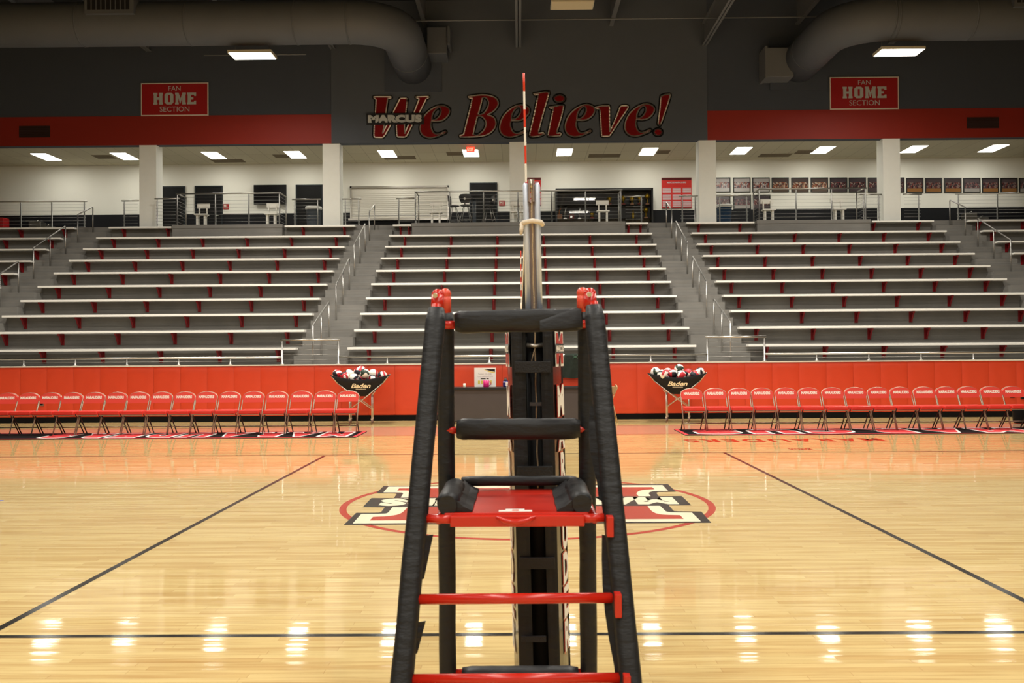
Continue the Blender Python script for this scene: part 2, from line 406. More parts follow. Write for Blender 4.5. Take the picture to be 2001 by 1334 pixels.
_tc = {}
def text_verts(txt, size=1., offset=0., shear=0., spacing=1.):
    key = (txt, size, offset, shear, spacing)
    if key in _tc: return _tc[key]
    c = bpy.data.curves.new('t', 'FONT'); c.body = txt; c.size = size; c.offset = offset; c.shear = shear; c.space_character = spacing
    c.resolution_u = 3
    o = bpy.data.objects.new('t', c); COL.objects.link(o); bpy.context.view_layer.update()
    me = bpy.data.meshes.new_from_object(o.evaluated_get(bpy.context.evaluated_depsgraph_get()))
    vs_ = [(v.co.x, v.co.y) for v in me.vertices]; fs = [tuple(p.vertices) for p in me.polygons]
    bpy.data.objects.remove(o); bpy.data.meshes.remove(me); bpy.data.curves.remove(c)
    xs = [v[0] for v in vs_]; ys = [v[1] for v in vs_]
    _tc[key] = (vs_, fs, min(xs), max(xs), min(ys), max(ys)); return _tc[key]
def add_text(mb, txt, to3, x0, x1, y0, y1, mi=0, bold=0., shear=0., spacing=1., flip=False, want=(0, -1, 0)):
    """fit text into the 2-D rectangle x0..x1, y0..y1 and map it with to3"""
    vs_, fs, a, b, c, d = text_verts(txt, 1., bold, shear, spacing)
    q = []
    for x, y in vs_:
        u, v = (x - a) / (b - a), (y - c) / (d - c)
        if flip: u, v = 1 - u, 1 - v
        q.append(Vector(to3(x0 + (x1 - x0) * u, y0 + (y1 - y0) * v)))
    wd = Vector(want); out = []
    for f in fs:
        n = (q[f[1]] - q[f[0]]).cross(q[f[2]] - q[f[0]])
        out.append(f if n.dot(wd) > 0 else f[::-1])
    mb.add(q, out, mi)

def smooth(pts, sub=5):
    """closed contour; points given with a third value are hard corners"""
    n = len(pts); out = []
    for i in range(n):
        p0, p1, p2, p3 = (pts[(i - 1) % n], pts[i], pts[(i + 1) % n], pts[(i + 2) % n])
        a, b, c, d = (Vector(p[:2]) for p in (p0, p1, p2, p3))
        if len(p1) > 2: a = b - (c - b)
        if len(p2) > 2: d = c + (c - b)
        straight = len(p1) > 2 and len(p2) > 2
        for k in range(1 if straight else sub):
            t = k / sub if not straight else 0
            q = .5 * ((2 * b) + (c - a) * t + (2 * a - 5 * b + 4 * c - d) * t * t + (3 * b - a - 3 * c + d) * t ** 3)
            out.append((q.x, q.y))
    return out

# ================================================================== SETTING
YW = 31.2                       # face of the high wall above the concourse opening
Z_W = P(1017, 277, YW).z        # its lower edge
ZC = 5.72                       # concourse floor
struct('floor', MB().box(-24, 24, -14, 21.0, -.1, 0), M_FLOOR)
FLOOR = COL.objects['floor']
struct('ceiling', MB().box(-24, 24, -14, 35.6, 13.3, 13.45), G['deck'])
struct('wall_left', MB().box(-24.2, -24, -14, 35.6, 0, 13.3), G['room_wall'])
struct('wall_right', MB().box(24, 24.2, -14, 35.6, 0, 13.3), G['room_wall'])
struct('wall_front', MB().box(-24, 24, -14.2, -14, 0, 13.3), G['white_wall'])
XL, XR = P(648, 250, YW).x, P(1382, 250, YW).x
wb = struct('wall_back', MB().box(-24, 24, YW, YW + .3, Z_W, 13.3), G['grey_wall_side'])
struct('center_panel', MB().box(XL, XR, YW - .04, YW, Z_W, 13.29), G['grey_wall'], wb)
for x0, x1, n in ((-24, XL, 0), (XR, 24, 1)):
    zt = P(500, 229, YW).z if n == 0 else P(1500, 216, YW).z
    struct('painted_band', MB().box(x0, x1 + (-.0), YW - .012, YW, Z_W, P(1017, 220, YW).z), G['red_wall'], wb)
YB, ZCC = 35.1, 8.66
struct('wall_concourse', MB().box(-24, 24, YB, YB + .2, ZC, ZCC), G['cream_wall'])
struct('baseboard_concourse', MB().box(-24, 24, YB - .03, YB, ZC, P(1017, 413, YB).z), G['dark_plinth'])
struct('ceiling_concourse', MB().box(-24, 24, YW + .3, YB + .2, ZCC, ZCC + .1), M_TILE)

# --- concrete terraces with half steps in the aisles
RISE, GO, Y1, Z1 = .448, .90, 22.58, 1.24
def tread_y(k): return Y1 + GO * (k - 1)      # riser k
terr = MB()
terr.box(-24, 24, 21.0, Y1, 0, Z1)
for k in range(1, 11):
    y1 = tread_y(k + 1) if k < 10 else YB + .2
    terr.box(-24, 24, tread_y(k), y1, 0, Z1 + RISE * k)
struct('terrace', terr, M_CONC)
AISLES = {'left': (-5.37, -4.13), 'right': (4.18, 5.42), 'far left': (-14.57, -13.42), 'far right': (13.42, 14.57)}
for nm, (a, b) in AISLES.items():
    st = MB()
    for k in range(1, 11): st.box(a, b, tread_y(k) - .45, tread_y(k), Z1 + RISE * (k - 1), Z1 + RISE * (k - .5))
    struct('aisle_steps', st, M_CONC)
PLAT = [(-11.32, -7.73, 'left'), (-3.50, 3.42, 'middle'), (7.70, 11.35, 'right')]
for a, b, nm in PLAT:
    pb = MB(); pb.box(a, b, 30.38, tread_y(10), Z1 + RISE * 9, ZC); pb.box(a - .01, b + .01, 30.365, tread_y(10), ZC - .1, ZC + .012)
    struct('viewing_platform', pb, M_CONC)

# --- columns
for k, px in enumerate((0, 1, 2, 3, 4)):
    x0 = [P(272, 360, YW).x, P(630.5, 360, YW).x, P(996, 360, YW).x, P(1366, 360, YW).x, P(1726, 360, YW).x][k]
    struct('column', MB().box(x0, x0 + .575, YW + .004, YW + .56, ZC, ZCC), G['column_paint'], bevel=.01)

# --- steel under the roof deck
for k in range(-3, 4):
    x = k * 6.2; z = 11.68
    struct('roof_beam', MB().box(x - .09, x + .09, -14, YW, z, z + .025).box(x - .012, x + .012, -14, YW, z, 12.4).box(x - .09, x + .09, -14, YW, 12.4, 12.43), G['steel_paint'])
    if k < 3:
        struct('roof_beam', MB().box(x + 3.03, x + 3.17, -14, YW, 12.36, 12.4).box(x + 3.09, x + 3.11, -14, YW, 12.4, 13.3), G['steel_paint'])
pz = P(1200, 37, 29).z
struct('conduit', MB().tube([(-23.9, 29, pz), (23.9, 29, pz)], .02, 8), G['steel_paint'])

# --- court wall: plaster core, padding, cove base, white cap
struct('wall_court', MB().box(-24, 24, 21.0, 21.12, 0, 1.25), G['room_wall'])
struct('baseboard_court', MB().box(-24, 24, 20.955, 21.0, 0, .128), G['black_base'])
struct('trim_1', MB().box(-24, 24, 20.93, 21.14, 1.25, 1.275), G['trim_white'])

# ================================================================== FLOOR MARKINGS (paint, parts of the floor)
def fl(name, mb, mat): return mb.build(name, mat, FLOOR)
def quad(mb, a, b, c, d, z=.0006, mi=0): mb.add([Vector((p[0], p[1], z)) for p in (a, b, c, d)], [(0, 1, 2, 3)] if (Vector(b[:2]) - Vector(a[:2])).cross(Vector(c[:2]) - Vector(a[:2])) > 0 else [(3, 2, 1, 0)], mi)
def line(name, a, b, w_, mat, z=.0008):
    a, b = Vector(a[:2]), Vector(b[:2]); n = (b - a).normalized(); n = Vector((-n.y, n.x)) * w_ / 2
    m = MB(); quad(m, a + n, b + n, b - n, a - n, z); fl(name, m, mat)
yN, yF = 5.075, 14.02
line('sideline', (-9.0, yN), (9.0, yN), .05, G['paint_black'])
line('sideline', (-16, yF), (16, yF), .045, G['paint_black'])
line('attack_line', F(635, 890), F(2, 1226).lerp(F(635, 890), -.035), .05, G['paint_black'])
line('attack_line', F(1415, 884), F(2001, 1173).lerp(F(1415, 884), -.13), .05, G['paint_black'])
line('court_edge_line', (-16, 17.2), (16, 17.2), .04, G['paint_red'])
line('court_edge_line', (-16, 19.2), (16, 19.2), .04, G['paint_black'])
m = MB(); quad(m, (-16, 17.2), (16, 17.2), (16, 19.2), (-16, 19.2), .0004); fl('apron_stain', m, G['paint_mauve'])
m = MB(); N = 96; cx, cy = F(1030, 992).x, 9.45; ro, ri = 1.86, 1.79
for k in range(N):
    a0, a1 = 2 * math.pi * k / N, 2 * math.pi * (k + 1) / N
    quad(m, (cx + ro * math.cos(a0), cy + ro * math.sin(a0)), (cx + ro * math.cos(a1), cy + ro * math.sin(a1)),
         (cx + ri * math.cos(a1), cy + ri * math.sin(a1)), (cx + ri * math.cos(a0), cy + ri * math.sin(a0)), .0007)
fl('center_circle', m, G['paint_red'])
tofl = lambda z: (lambda x, y: F(x, y, 0) + Vector((0, 0, z)))
UP = (0, 0, 1)
m = MB()
blk = [(750, 949, 1), (735, 963.5, 1), (768, 963.5), (775, 965, 1), (770, 973, 1), (725.6, 973, 1), (709, 990.5, 1), (752, 990.8, 1), (745, 1000, 1), (738, 1001.5), (696, 1001.8, 1),
       (671.6, 1025.3, 1), (1390, 1021.3, 1), (1370.5, 999.5, 1), (1322, 998.5), (1316, 997.5, 1), (1307, 987.3, 1), (1351, 987, 1), (1332, 969, 1), (1287, 969.2, 1), (1283, 963), (1286, 961.2, 1), (1321, 960.5, 1), (1305, 945.5, 1)]
m.flat([smooth(blk)], tofl(.0010), 0, tdir=UP)
wht_n = [(767, 990.8, 1), (759, 1001, 1), (750, 1003.5), (706, 1004.2, 1), (689, 1022.8, 1), (1370, 1018.7, 1), (1352, 1001.3, 1), (1312, 1000.8), (1301, 999, 1), (1290, 988.2, 1)]
wht_f = [(759, 950.6, 1), (749, 962, 1), (782, 962.3), (788, 964, 1), (783, 972.2, 1), (1271.7, 969.5, 1), (1268, 963), (1279, 959.5), (1305.6, 959, 1), (1294.5, 947.6, 1)]
m.flat([smooth(wht_n)], tofl(.0014), 1, tdir=UP); m.flat([smooth(wht_f)], tofl(.0014), 1, tdir=UP)
red_n = [(797, 990.6, 1), (784, 1002.5), (765, 1007.5), (728.7, 1009.9, 1), (722.5, 1016.8, 1), (1336, 1013.7, 1), (1329, 1006.5, 1), (1292, 1005), (1275, 999.5), (1265, 988.4, 1)]
red_f = [(780, 954.2, 1), (776, 958.4, 1), (800, 959), (815, 962), (806, 972.2, 1), (1247.5, 969.5, 1), (1244, 963), (1255, 957.5), (1279, 955.8, 1), (1274, 951.6, 1)]
m.flat([smooth(red_n)], tofl(.0018), 2, tdir=UP); m.flat([smooth(red_f)], tofl(.0018), 2, tdir=UP)
fl('center_logo', m, [G['paint_black'], G['paint_cream'], G['paint_red']])
a0, a1 = F(735, 988.5), F(1328, 985.5); b0 = F(745, 974)
m = MB(); add_text(m, 'MARAUDERS', lambda x, y: Vector((x, y, .0022)), a0.x, a1.x, (a0.y + a1.y) / 2, b0.y, 0, bold=.075, flip=True, want=UP); fl('logo_lettering', m, G['paint_cream'])
a0, a1 = F(1343, 863.5), F(1738, 862); b0 = F(1343, 858)
m = MB(); add_text(m, 'MARAUDERS', lambda x, y: Vector((x, y, .0012)), a0.x, a1.x, (a0.y + a1.y) / 2, b0.y, 0, bold=.03, spacing=1.25, flip=True, want=UP); fl('apron_lettering', m, G['paint_red'])
a0, a1 = F(1546, 879), F(1588, 878)
m = MB(); add_text(m, 'MARCUS', lambda x, y: Vector((x, y, .0012)), a0.x, a1.x, a0.y, a0.y + .22, 0, bold=.03, flip=True, want=UP); fl('maker_mark', m, G['paint_red'])
tp = F(2, 978); MB().box(tp.x - .06, tp.x + .02, tp.y - .02, tp.y + .02, .0002, .0012).build('floor_tape', G['tape_blue'], label='small strip of blue tape on the wood floor at the left edge', cat='tape')

# ================================================================== WALL LETTERING
def to_wall(dy): return lambda x, y: P(x, y, YW - .04 - dy)
slogan = thing('wall_slogan', 'large red italic slogan with tan and black outline on the grey upper wall', 'wall lettering', P(1017, 270, YW - .04))
def sc_pts(pts, ox, oy, s, dx=0, dy=0): return [tuple([ox + p[0] / s + dx, oy + p[1] / s + dy]) + tuple(p[2:]) for p in pts]
def letter(contours):
    """contours: list of (outer, [holes]) in photo pixels"""
    m = MB()
    for outer, holes in contours:
        loops = [smooth(outer)] + [smooth(h) for h in holes]
        m.flat(loops, to_wall(.012), 0, tdir=(0, -1, 0))
        for lp in loops: m.stroke(lp, 3.4, to_wall(.011), 1); m.stroke(lp, 1.15, to_wall(.020), 2)
        m.flat(loops, to_wall(.016), 0)
    return m.build('letter', [G['slogan_red'], G['slogan_black'], G['slogan_tan']], slogan)
C1 = (700, 160, 10.005); C2 = (880, 160, 8.337); C3 = (1100, 160, 8.7)
Wp = [(305, 290, 1), (640, 290, 1), (650, 312, 1), (580, 325, 1), (560, 450), (540, 610), (505, 850), (480, 1000, 1), (560, 840, 1), (680, 600, 1), (820, 322, 1), (940, 318, 1), (957, 340, 1), (950, 400), (930, 610),
      (905, 850), (912, 1000, 1), (985, 830, 1), (1090, 600, 1), (1192, 332, 1), (1130, 310, 1), (1132, 290, 1), (1375, 285, 1), (1382, 308, 1), (1330, 330, 1), (1190, 610, 1), (1060, 830, 1), (950, 1050, 1), (915, 1078, 1), (775, 1075, 1), (755, 1050, 1),
      (745, 840), (742, 640, 1), (640, 830, 1), (522, 1040, 1), (480, 1085, 1), (320, 1082, 1), (305, 1050, 1), (315, 830), (335, 600), (350, 345, 1), (307, 312, 1)]
letter([(sc_pts(Wp, *C1), [])])
E1 = [(1435, 768, 1), (1560, 770), (1660, 745), (1755, 660), (1790, 570), (1762, 510), (1700, 475), (1630, 462), (1540, 478), (1420, 540), (1310, 640), (1240, 760), (1210, 880), (1220, 980), (1270, 1050), (1350, 1085), (1430, 1090), (1530, 1070), (1620, 1035), (1705, 995), (1714, 972), (1690, 965), (1600, 1008), (1520, 1015), (1465, 980), (1430, 900), (1422, 830)]
EH = [(1440, 738, 1), (1450, 650), (1495, 560), (1560, 508), (1602, 512), (1620, 560), (1605, 630), (1555, 700), (1500, 735)]
for dx, dy in ((0, 0), (155.7, -1.3), (283.5, -2.0), (400.2, -3.2)):
    letter([(sc_pts(E1, *C1, dx, dy), [sc_pts(EH, *C1, dx, dy)])])
Bp = [(295, 238, 1), (310, 264, 1), (356, 266, 1), (330, 400), (270, 640), (215, 857, 1), (155, 872, 1), (160, 896, 1), (260, 898), (420, 892), (570, 870), (680, 805), (735, 720), (740, 640), (700, 570), (605, 532, 1), (700, 480), (768, 400), (780, 330), (740, 262), (640, 222), (520, 211), (400, 222)]
BH1 = [(520, 266, 1), (555, 252), (600, 280), (622, 340), (605, 420), (550, 500), (490, 530), (455, 525, 1), (490, 400)]
BH2 = [(440, 562, 1), (500, 562), (560, 612), (582, 690), (545, 785), (470, 850), (420, 866), (372, 852, 1), (400, 720)]
letter([(sc_pts(Bp, *C2), [sc_pts(BH1, *C2), sc_pts(BH2, *C2)])])
lp_ = [(1360, 188, 1), (1380, 212, 1), (1430, 206, 1), (1415, 290), (1360, 560), (1295, 840), (1295, 880, 1), (1330, 893), (1450, 880), (1528, 848, 1), (1515, 826, 1), (1440, 835, 1), (1445, 780), (1500, 560), (1602, 200), (1590, 166), (1540, 160), (1440, 180)]
letter([(sc_pts(lp_, *C2), [])])
ip = [(1610, 408, 1), (1632, 433, 1), (1675, 426, 1), (1665, 500), (1597, 840), (1603, 886, 1), (1660, 886), (1790, 876, 1), (1808, 848, 1), (1790, 830, 1), (1738, 835, 1), (1745, 780), (1800, 600), (1846, 405), (1835, 378, 1), (1780, 379), (1700, 398)]
dot = [(1778 + 86 * math.cos(2 * math.pi * k / 14), 272 + 58 * math.sin(2 * math.pi * k / 14)) for k in range(14)]
letter([(sc_pts(ip, *C2), []), (sc_pts(dot, *C2), [])])
vp = [(550, 430, 1), (562, 452, 1), (612, 456, 1), (630, 500), (645, 700), (657, 915, 1), (665, 925, 1), (788, 921, 1), (820, 880, 1), (950, 680), (1103, 450, 1), (1112, 420, 1), (1095, 403, 1), (1000, 405, 1), (970, 430, 1), (890, 640), (800, 840, 1), (795, 700), (792, 420, 1), (778, 403, 1), (680, 405)]
letter([(sc_pts(vp, *C3), [])])
xp = [(1665, 262), (1650, 450), (1620, 695), (1637, 733), (1662, 718), (1720, 560), (1790, 350), (1826, 222, 1), (1815, 208, 1), (1740, 214), (1682, 238)]
dot2 = [(1617 + 68 * math.cos(2 * math.pi * k / 14), 855 + 55 * math.sin(2 * math.pi * k / 14)) for k in range(14)]
letter([(sc_pts(xp, *C3), []), (sc_pts(dot2, *C3), [])])

def sign_board(name, label, cat, x0, y0, x1, y1, Y, mat, th=.03, border=None, bw=0, parent=None, group=None):
    a, b = P(x0, y1, Y), P(x1, y0, Y)
    t = thing(name, label, cat, Vector(((a.x + b.x) / 2, Y, min(a.z, b.z))), group)
    q = [P(x0, y0, Y), P(x1, y0, Y), P(x1, y1, Y), P(x0, y1, Y)]
    X0, X1 = min(a.x, b.x), max(a.x, b.x); Zb, Zt = a.z, b.z
    MB().box(X0, X1, Y - th, Y, Zb, Zt).build('panel', border or mat, t)
    if border: MB().box(X0 + bw, X1 - bw, Y - th - .006, Y - th, Zb + bw, Zt - bw).build('face', mat, t)
    return t, X0, X1, Zb, Zt
t, X0, X1, Zb, Zt = sign_board('plaque', 'black nameplate with white MARCUS lettering across the big slogan', 'sign', 716.5, 221, 828, 244, YW - .075, G['slogan_black'])
m = MB(); add_text(m, 'MARCUS', lambda x, y: Vector((x, YW - .108, y)), X0 + .05, X1 - .06, Zb + .06, Zt - .055, bold=.08); m.build('lettering', G['sign_grey'], t)
# block slab letters for the HOME signs
SLAB = {
 'H': [[(0, 12), (4.3, 12), (4.3, 10), (3.8, 10), (3.8, 7.4), (6.2, 7.4), (6.2, 10), (5.7, 10), (5.7, 12), (10, 12), (10, 10), (9.5, 10), (9.5, 2), (10, 2), (10, 0), (5.7, 0), (5.7, 2), (6.2, 2), (6.2, 4.8), (3.8, 4.8), (3.8, 2), (4.3, 2), (4.3, 0), (0, 0), (0, 2), (.5, 2), (.5, 10), (0, 10)]],
 'O': [[(2.6, 12), (7.4, 12), (9.6, 10), (9.6, 2), (7.4, 0), (2.6, 0), (.4, 2), (.4, 10)], [(4, 9.6), (4, 2.4), (6, 2.4), (6, 9.6)]],
 'M': [[(0, 12), (3.6, 12), (5.6, 6), (7.6, 12), (11.2, 12), (11.2, 10), (10.7, 10), (10.7, 2), (11.2, 2), (11.2, 0), (7.4, 0), (7.4, 7), (5.6, 1), (4.9, 1), (3.3, 7), (3.3, 2), (3.8, 2), (3.8, 0), (0, 0), (0, 2), (.5, 2), (.5, 10), (0, 10)]],
 'E': [[(0, 12), (9.2, 12), (9.2, 8.4), (7.4, 8.4), (6.8, 9.6), (4, 9.6), (4, 7.2), (6.4, 7.2), (6.4, 4.8), (4, 4.8), (4, 2.4), (6.8, 2.4), (7.4, 3.6), (9.2, 3.6), (9.2, 0), (0, 0), (0, 2), (.5, 2), (.5, 10), (0, 10)]]}
for nm, lab, bx in (('left', 'red HOME fan section sign left of the slogan', (276, 160.5, 407.5, 228)), ('right', 'red HOME fan section sign right of the slogan', (1621.5, 149, 1755.5, 215.5))):
    t, X0, X1, Zb, Zt = sign_board('banner', lab, 'sign', bx[0], bx[1] + 1, bx[2], bx[3] - 1, YW - .03, G['sign_red'], .02, G['sign_white'], .035)
    Wd, Hh = X1 - X0, Zt - Zb; yy = YW - .062; tow = lambda x, y: Vector((x, yy, y))
    m = MB(); add_text(m, 'FAN', tow, X0 + Wd * .41, X0 + Wd * .59, Zb + Hh * .76, Zb + Hh * .90); m.build('lettering', G['sign_grey'], t)
    m = MB(); add_text(m, 'SECTION', tow, X0 + Wd * .28, X0 + Wd * .72, Zb + Hh * .12, Zb + Hh * .28); m.build('lettering', G['sign_grey'], t)
    m = MB(); cur = 0; tot = 10 + 9.6 + 11.2 + 9.2 + 3 * 1.3; s_ = Wd * .63 / tot
    for ch in 'HOME':
        wch = {'H': 10, 'O': 9.9, 'M': 11.2, 'E': 9.2}[ch]; ox = X0 + Wd * .185 + cur * s_
        m.flat(SLAB[ch], lambda x, y: Vector((ox + x * s_, yy, Zb + Hh * .34 + y * Hh * .36 / 12))); cur += wch + 1.3
    m.build('lettering', G['sign_grey'], t)

# ================================================================== WALL PADS
CH_L = [681, 636, 589, 543, 496, 449, 404, 361, 317, 272, 228, 185, 142, 99, 57, 15]
CH_R = [1351, 1397, 1443, 1489, 1535, 1580, 1626, 1671, 1716, 1760, 1805, 1849, 1892, 1936, 1979]
pw = .602
def pad_mesh():
    m = MB(); nx, nz = 8, 14; x0, x1, z0, z1 = -pw / 2 + .0015, pw / 2 - .0015, .13, 1.245; yb = 20.995
    vs_ = []
    for j in range(nz + 1):
        for i in range(nx + 1):
            u, v = i / nx, j / nz; e = min(u, 1 - u, .5); ez = min(v * 2, (1 - v) * 2, .5)
            th = .052 * (1 - (1 - min(1, e / .12)) ** 2 * .22) * (1 - (1 - min(1, ez / .08)) ** 2 * .4)
            if v > .93: th = .03 + .014 * math.sin((v - .93) / .07 * math.pi)
            vs_.append((x0 + (x1 - x0) * u, yb - th, z0 + (z1 - z0) * v))
    fs = [(j * (nx + 1) + i, j * (nx + 1) + i + 1, (j + 1) * (nx + 1) + i + 1, (j + 1) * (nx + 1) + i) for j in range(nz) for i in range(nx)]
    m.add(vs_, fs, 0, True); m.box(x0, x1, yb - .008, yb, z0, z1); 
    b = len(vs_); return m
off = Vector((0, 20.99, .1)); padme = pad_mesh()
for i in (0, 8):   # close the side edges
    pass
pad_o = None
def pad_label(px):
    if px < 640 or px > 1400:
        lst, side = (CH_L, 'left') if px < 640 else (CH_R, 'right')
        k = min(range(len(lst)), key=lambda i: abs(lst[i] - px))
        order = ['first', 'second', 'third', 'fourth', 'fifth', 'sixth', 'seventh', 'eighth', 'ninth', 'tenth', 'eleventh', 'twelfth', 'thirteenth', 'fourteenth', 'fifteenth', 'sixteenth']
        return 'red wall pad behind the %s folding chair counted from the %s ball cart' % (order[k], side)
    return None
pm_me = padme.mesh('wall_pad', G['pad_red'], off)
seen = set(); xs = [(-0.11 + k * pw) for k in range(-21, 22)]
MID = {}
for x in xs:
    px = 1017 + x * FPX / 21.0
    if px < -330 or px > 2330: continue
    o = bpy.data.objects.new('wall_pad', pm_me); COL.objects.link(o); o.location = (x, 20.99, .1)
    lab = pad_label(px)
    if px < -20 or px > 2020: lab = 'red wall pad beyond the %s edge of the photo' % ('left' if px < 0 else 'right')
    elif lab is None:
        names = [(660, 'red wall pad behind the left side of the left ball cart'), (712, 'red wall pad behind the middle of the left ball cart'), (765, 'red wall pad just right of the left ball cart'),
                 (815, 'red wall pad left of the referee stand beside the ladder'), (868, 'red wall pad behind the left legs of the referee stand'), (920, 'red wall pad behind the left end of the white poster'),
                 (972, 'red wall pad behind the blue bottle'), (1025, 'red wall pad behind the padded net post'), (1078, 'red wall pad just right of the net post behind the table'),
                 (1130, 'red wall pad under the dark green jacket'), (1182, 'red wall pad behind the right legs of the referee stand'), (1230, 'red wall pad right of the tan folding chair'),
                 (1283, 'red wall pad behind the left side of the right ball cart'), (1335, 'red wall pad behind the middle of the right ball cart'), (1385, 'red wall pad behind the right side of the right ball cart')]
        lab = min((n for n in names if n[1] not in seen), key=lambda n: abs(n[0] - px))[1]
    if lab in seen and 'beyond' not in lab: lab = lab.replace('red wall pad', 'outer red wall pad').replace(' counted from', ' from')
    seen.add(lab)
    settags(o, lab, 'wall pad', 'red wall pads along the court')

# outlets let into the padding
for k, (px, py, lab) in enumerate(((82, 789, 'small steel wall outlet in the red padding behind the left chairs'), (1978, 773, 'dark wall outlet box behind the last chairs on the right'), (1999, 776, 'dark wall outlet box at the right edge of the photo'))):
    p = P(px, py, 20.93); m = MB(); s_ = .045
    m.box(p.x - s_, p.x + s_, 20.915, 20.95, p.z - s_, p.z + s_); m.box(p.x - s_ * .6, p.x + s_ * .6, 20.908, 20.92, p.z - s_ * .6, p.z + s_ * .4, 1)
    m.build('wall_outlet', [G['stainless'], G['black_base']] if k == 0 else [G['door_frame'], G['black_base']], label=lab, cat='outlet', group='outlets in the wall padding')

# ================================================================== BENCHES
ORD = ['lowest', 'second', 'third', 'fourth', 'fifth', 'sixth', 'seventh', 'eighth', 'ninth', 'top']
BZ0 = 1.66
def bench(x0, x1, k, sect, extra='', br=None):
    yf = tread_y(k) - .28; z = BZ0 + RISE * (k - 1) ; cx = (x0 + x1) / 2
    t = thing('bleacher_bench', 'white plank bench in the %s bleacher section, %s row%s' % (sect, ORD[k - 1] if k in (1, 10) else ORD[k - 1] + ' from the bottom', extra), 'bench', Vector((cx, yf + .13, z - .35)), 'plank benches of the %s bleacher section' % sect)
    m = MB(); m.box(x0, x1, yf, yf + .255, z - .055, z); m.build('plank', G['bench_white'], t, bevel=.006)
    if br is None: br = [cx + (x1 - x0 - .95) * (i / 5 - .5) for i in range(6)]
    for bx in br:
        b = MB(); b.box(bx - .022, bx + .022, yf + .05, tread_y(k), z - .105, z - .055)
        b.box(bx - .045, bx + .045, tread_y(k) - .014, tread_y(k) - .001, z - .34, z - .055)
        b.flat([[(yf + .08, z - .10), (tread_y(k) - .01, z - .10), (tread_y(k) - .01, z - .32), (tread_y(k) - .05, z - .32)]], lambda a, c: Vector((bx - .02, a, c)), 0, .04, (1, 0, 0))
        b.build('bracket', G['bracket_red'], t)
for k in range(1, 11):
    if k < 10:
        bench(-4.13, 4.18, k, 'middle'); bench(-13.42, -5.37, k, 'left'); bench(5.42, 13.42, k, 'right')
    if k >= 3 or True:
        if k >= 5: bench(-22.5, -14.57, k, 'far left', br=[-14.95, -16.4, -17.9, -19.4, -20.9]) 
        if k >= 7: bench(14.57, 22.5, k, 'far right', br=[14.95, 16.4, 17.9, 19.4, 20.9])
for a, b, s_, e, br in ((-13.42, -11.36, 'left', ' left of the platform', (-13.0, -11.55)), (-7.66, -5.37, 'left', ' right of the platform', (-7.1, -5.75)),
                        (-4.13, -3.53, 'middle', ' left of the platform', (-3.9, -3.62)), (3.46, 4.18, 'middle', ' right of the platform', (3.56, 3.95)),
                        (5.42, 7.62, 'right', ' left of the platform', (5.85, 7.2)), (11.43, 13.42, 'right', ' right of the platform', (11.55, 13.0))):
    bench(a, b, 10, s_, e, br)

# ================================================================== AISLE HANDRAILS
SEG = [(21.4, 23.2), (24.1, 26.0), (26.8, 28.7), (29.5, 30.55)]
def step_z(y):
    if y < tread_y(1) - .45: return Z1
    k = int((y - (tread_y(1) - .45)) / .45 + 1e-6); return Z1 + RISE / 2 * (k + 1)
for nm, xa in (('left', -4.75), ('right', 4.79), ('far left', -14.0), ('far right', 14.0)):
    for i, (ya, yb) in enumerate(SEG):
        if nm.startswith('far') and i < (1 if nm == 'far left' else 2): continue
        za, zb = step_z(ya), min(ZC, step_z(yb)); h = .93
        zlo = za + h; zhi = zb + .88 if i < 3 else zb + .86
        t = thing('handrail', 'steel handrail down the %s aisle steps, %s of the aisle' % (nm, ['at the foot', 'lower middle stretch', 'upper middle stretch', 'at the head'][i]), 'handrail', Vector((xa, ya, za)), 'handrails in the aisle steps')
        ym = (ya + yb) / 2
        MB().tube([(xa, ya, zlo - .03), (xa, ya + .03, zlo), (xa, yb - .03, zhi), (xa, yb, zhi - .03)], .021, 8).build('rail', G['galv'], t)
        for yy in ((ya, ym, yb) if i < 3 else (ya, yb)):
            zz = step_z(yy); f = (yy - ya) / (yb - ya)
            MB().tube([(xa, yy, zz), (xa, yy, zlo + (zhi - zlo) * f - .02)], .019, 8).build('post', G['galv'], t)

# ================================================================== COURTSIDE RAILING ON THE WALL
def cable_rail(name, label, cat, x0, x1, Y, zb, zt, posts, ncab, yy2=None, group=None, rr=.024, returns=()):
    t = thing(name, label, cat, Vector(((x0 + x1) / 2, Y, zb)), group)
    MB().tube([(x0 - .04, Y, zt), (x1 + .04, Y, zt)], rr, 8).build('top_rail', G['stainless'], t)
    for px_ in posts: MB().tube([(px_, Y, zb), (px_, Y, zb + .02), (px_, Y, zb + .021), (px_, Y, zt - .06), (px_, Y, zt - .01)], [.045, .045, .022, .022, .008], 8).build('post', G['galv'], t)
    for c in range(ncab):
        z = zb + (zt - zb) * (c + 1) / (ncab + 1)
        MB().tube([(x0, Y, z), (x1, Y, z)], .0045, 5).build('cable', G['galv'], t)
    for (rx, ye) in returns:
        MB().tube([(rx, Y, zt), (rx, ye, zt)], rr, 8).build('top_rail', G['stainless'], t)
        MB().tube([(rx, ye, zb), (rx, ye, zt - .01)], .022, 8).build('post', G['galv'], t)
        for c in range(ncab):
            z = zb + (zt - zb) * (c + 1) / (ncab + 1)
            MB().tube([(rx, Y, z), (rx, ye, z)], .0045, 5).build('cable', G['galv'], t)
    return t
YR, zr = 21.05, 1.275
zlow = P(900, 695.5, YR).z; zhi_ = P(600, 664, YR).z
step = 1.135
def posts_between(a, b, first, st): 
    out = []; x = first
    while x < b - .2: out.append(x); x += st
    return out
cable_rail('low_railing', 'low steel railing on the court wall below the left bleachers', 'railing', -14, -5.42, YR, zr, zlow, [-5.37 - .0 - 1.17 * (i + 1) for i in range(7)], 1, group='low railings on the court wall')
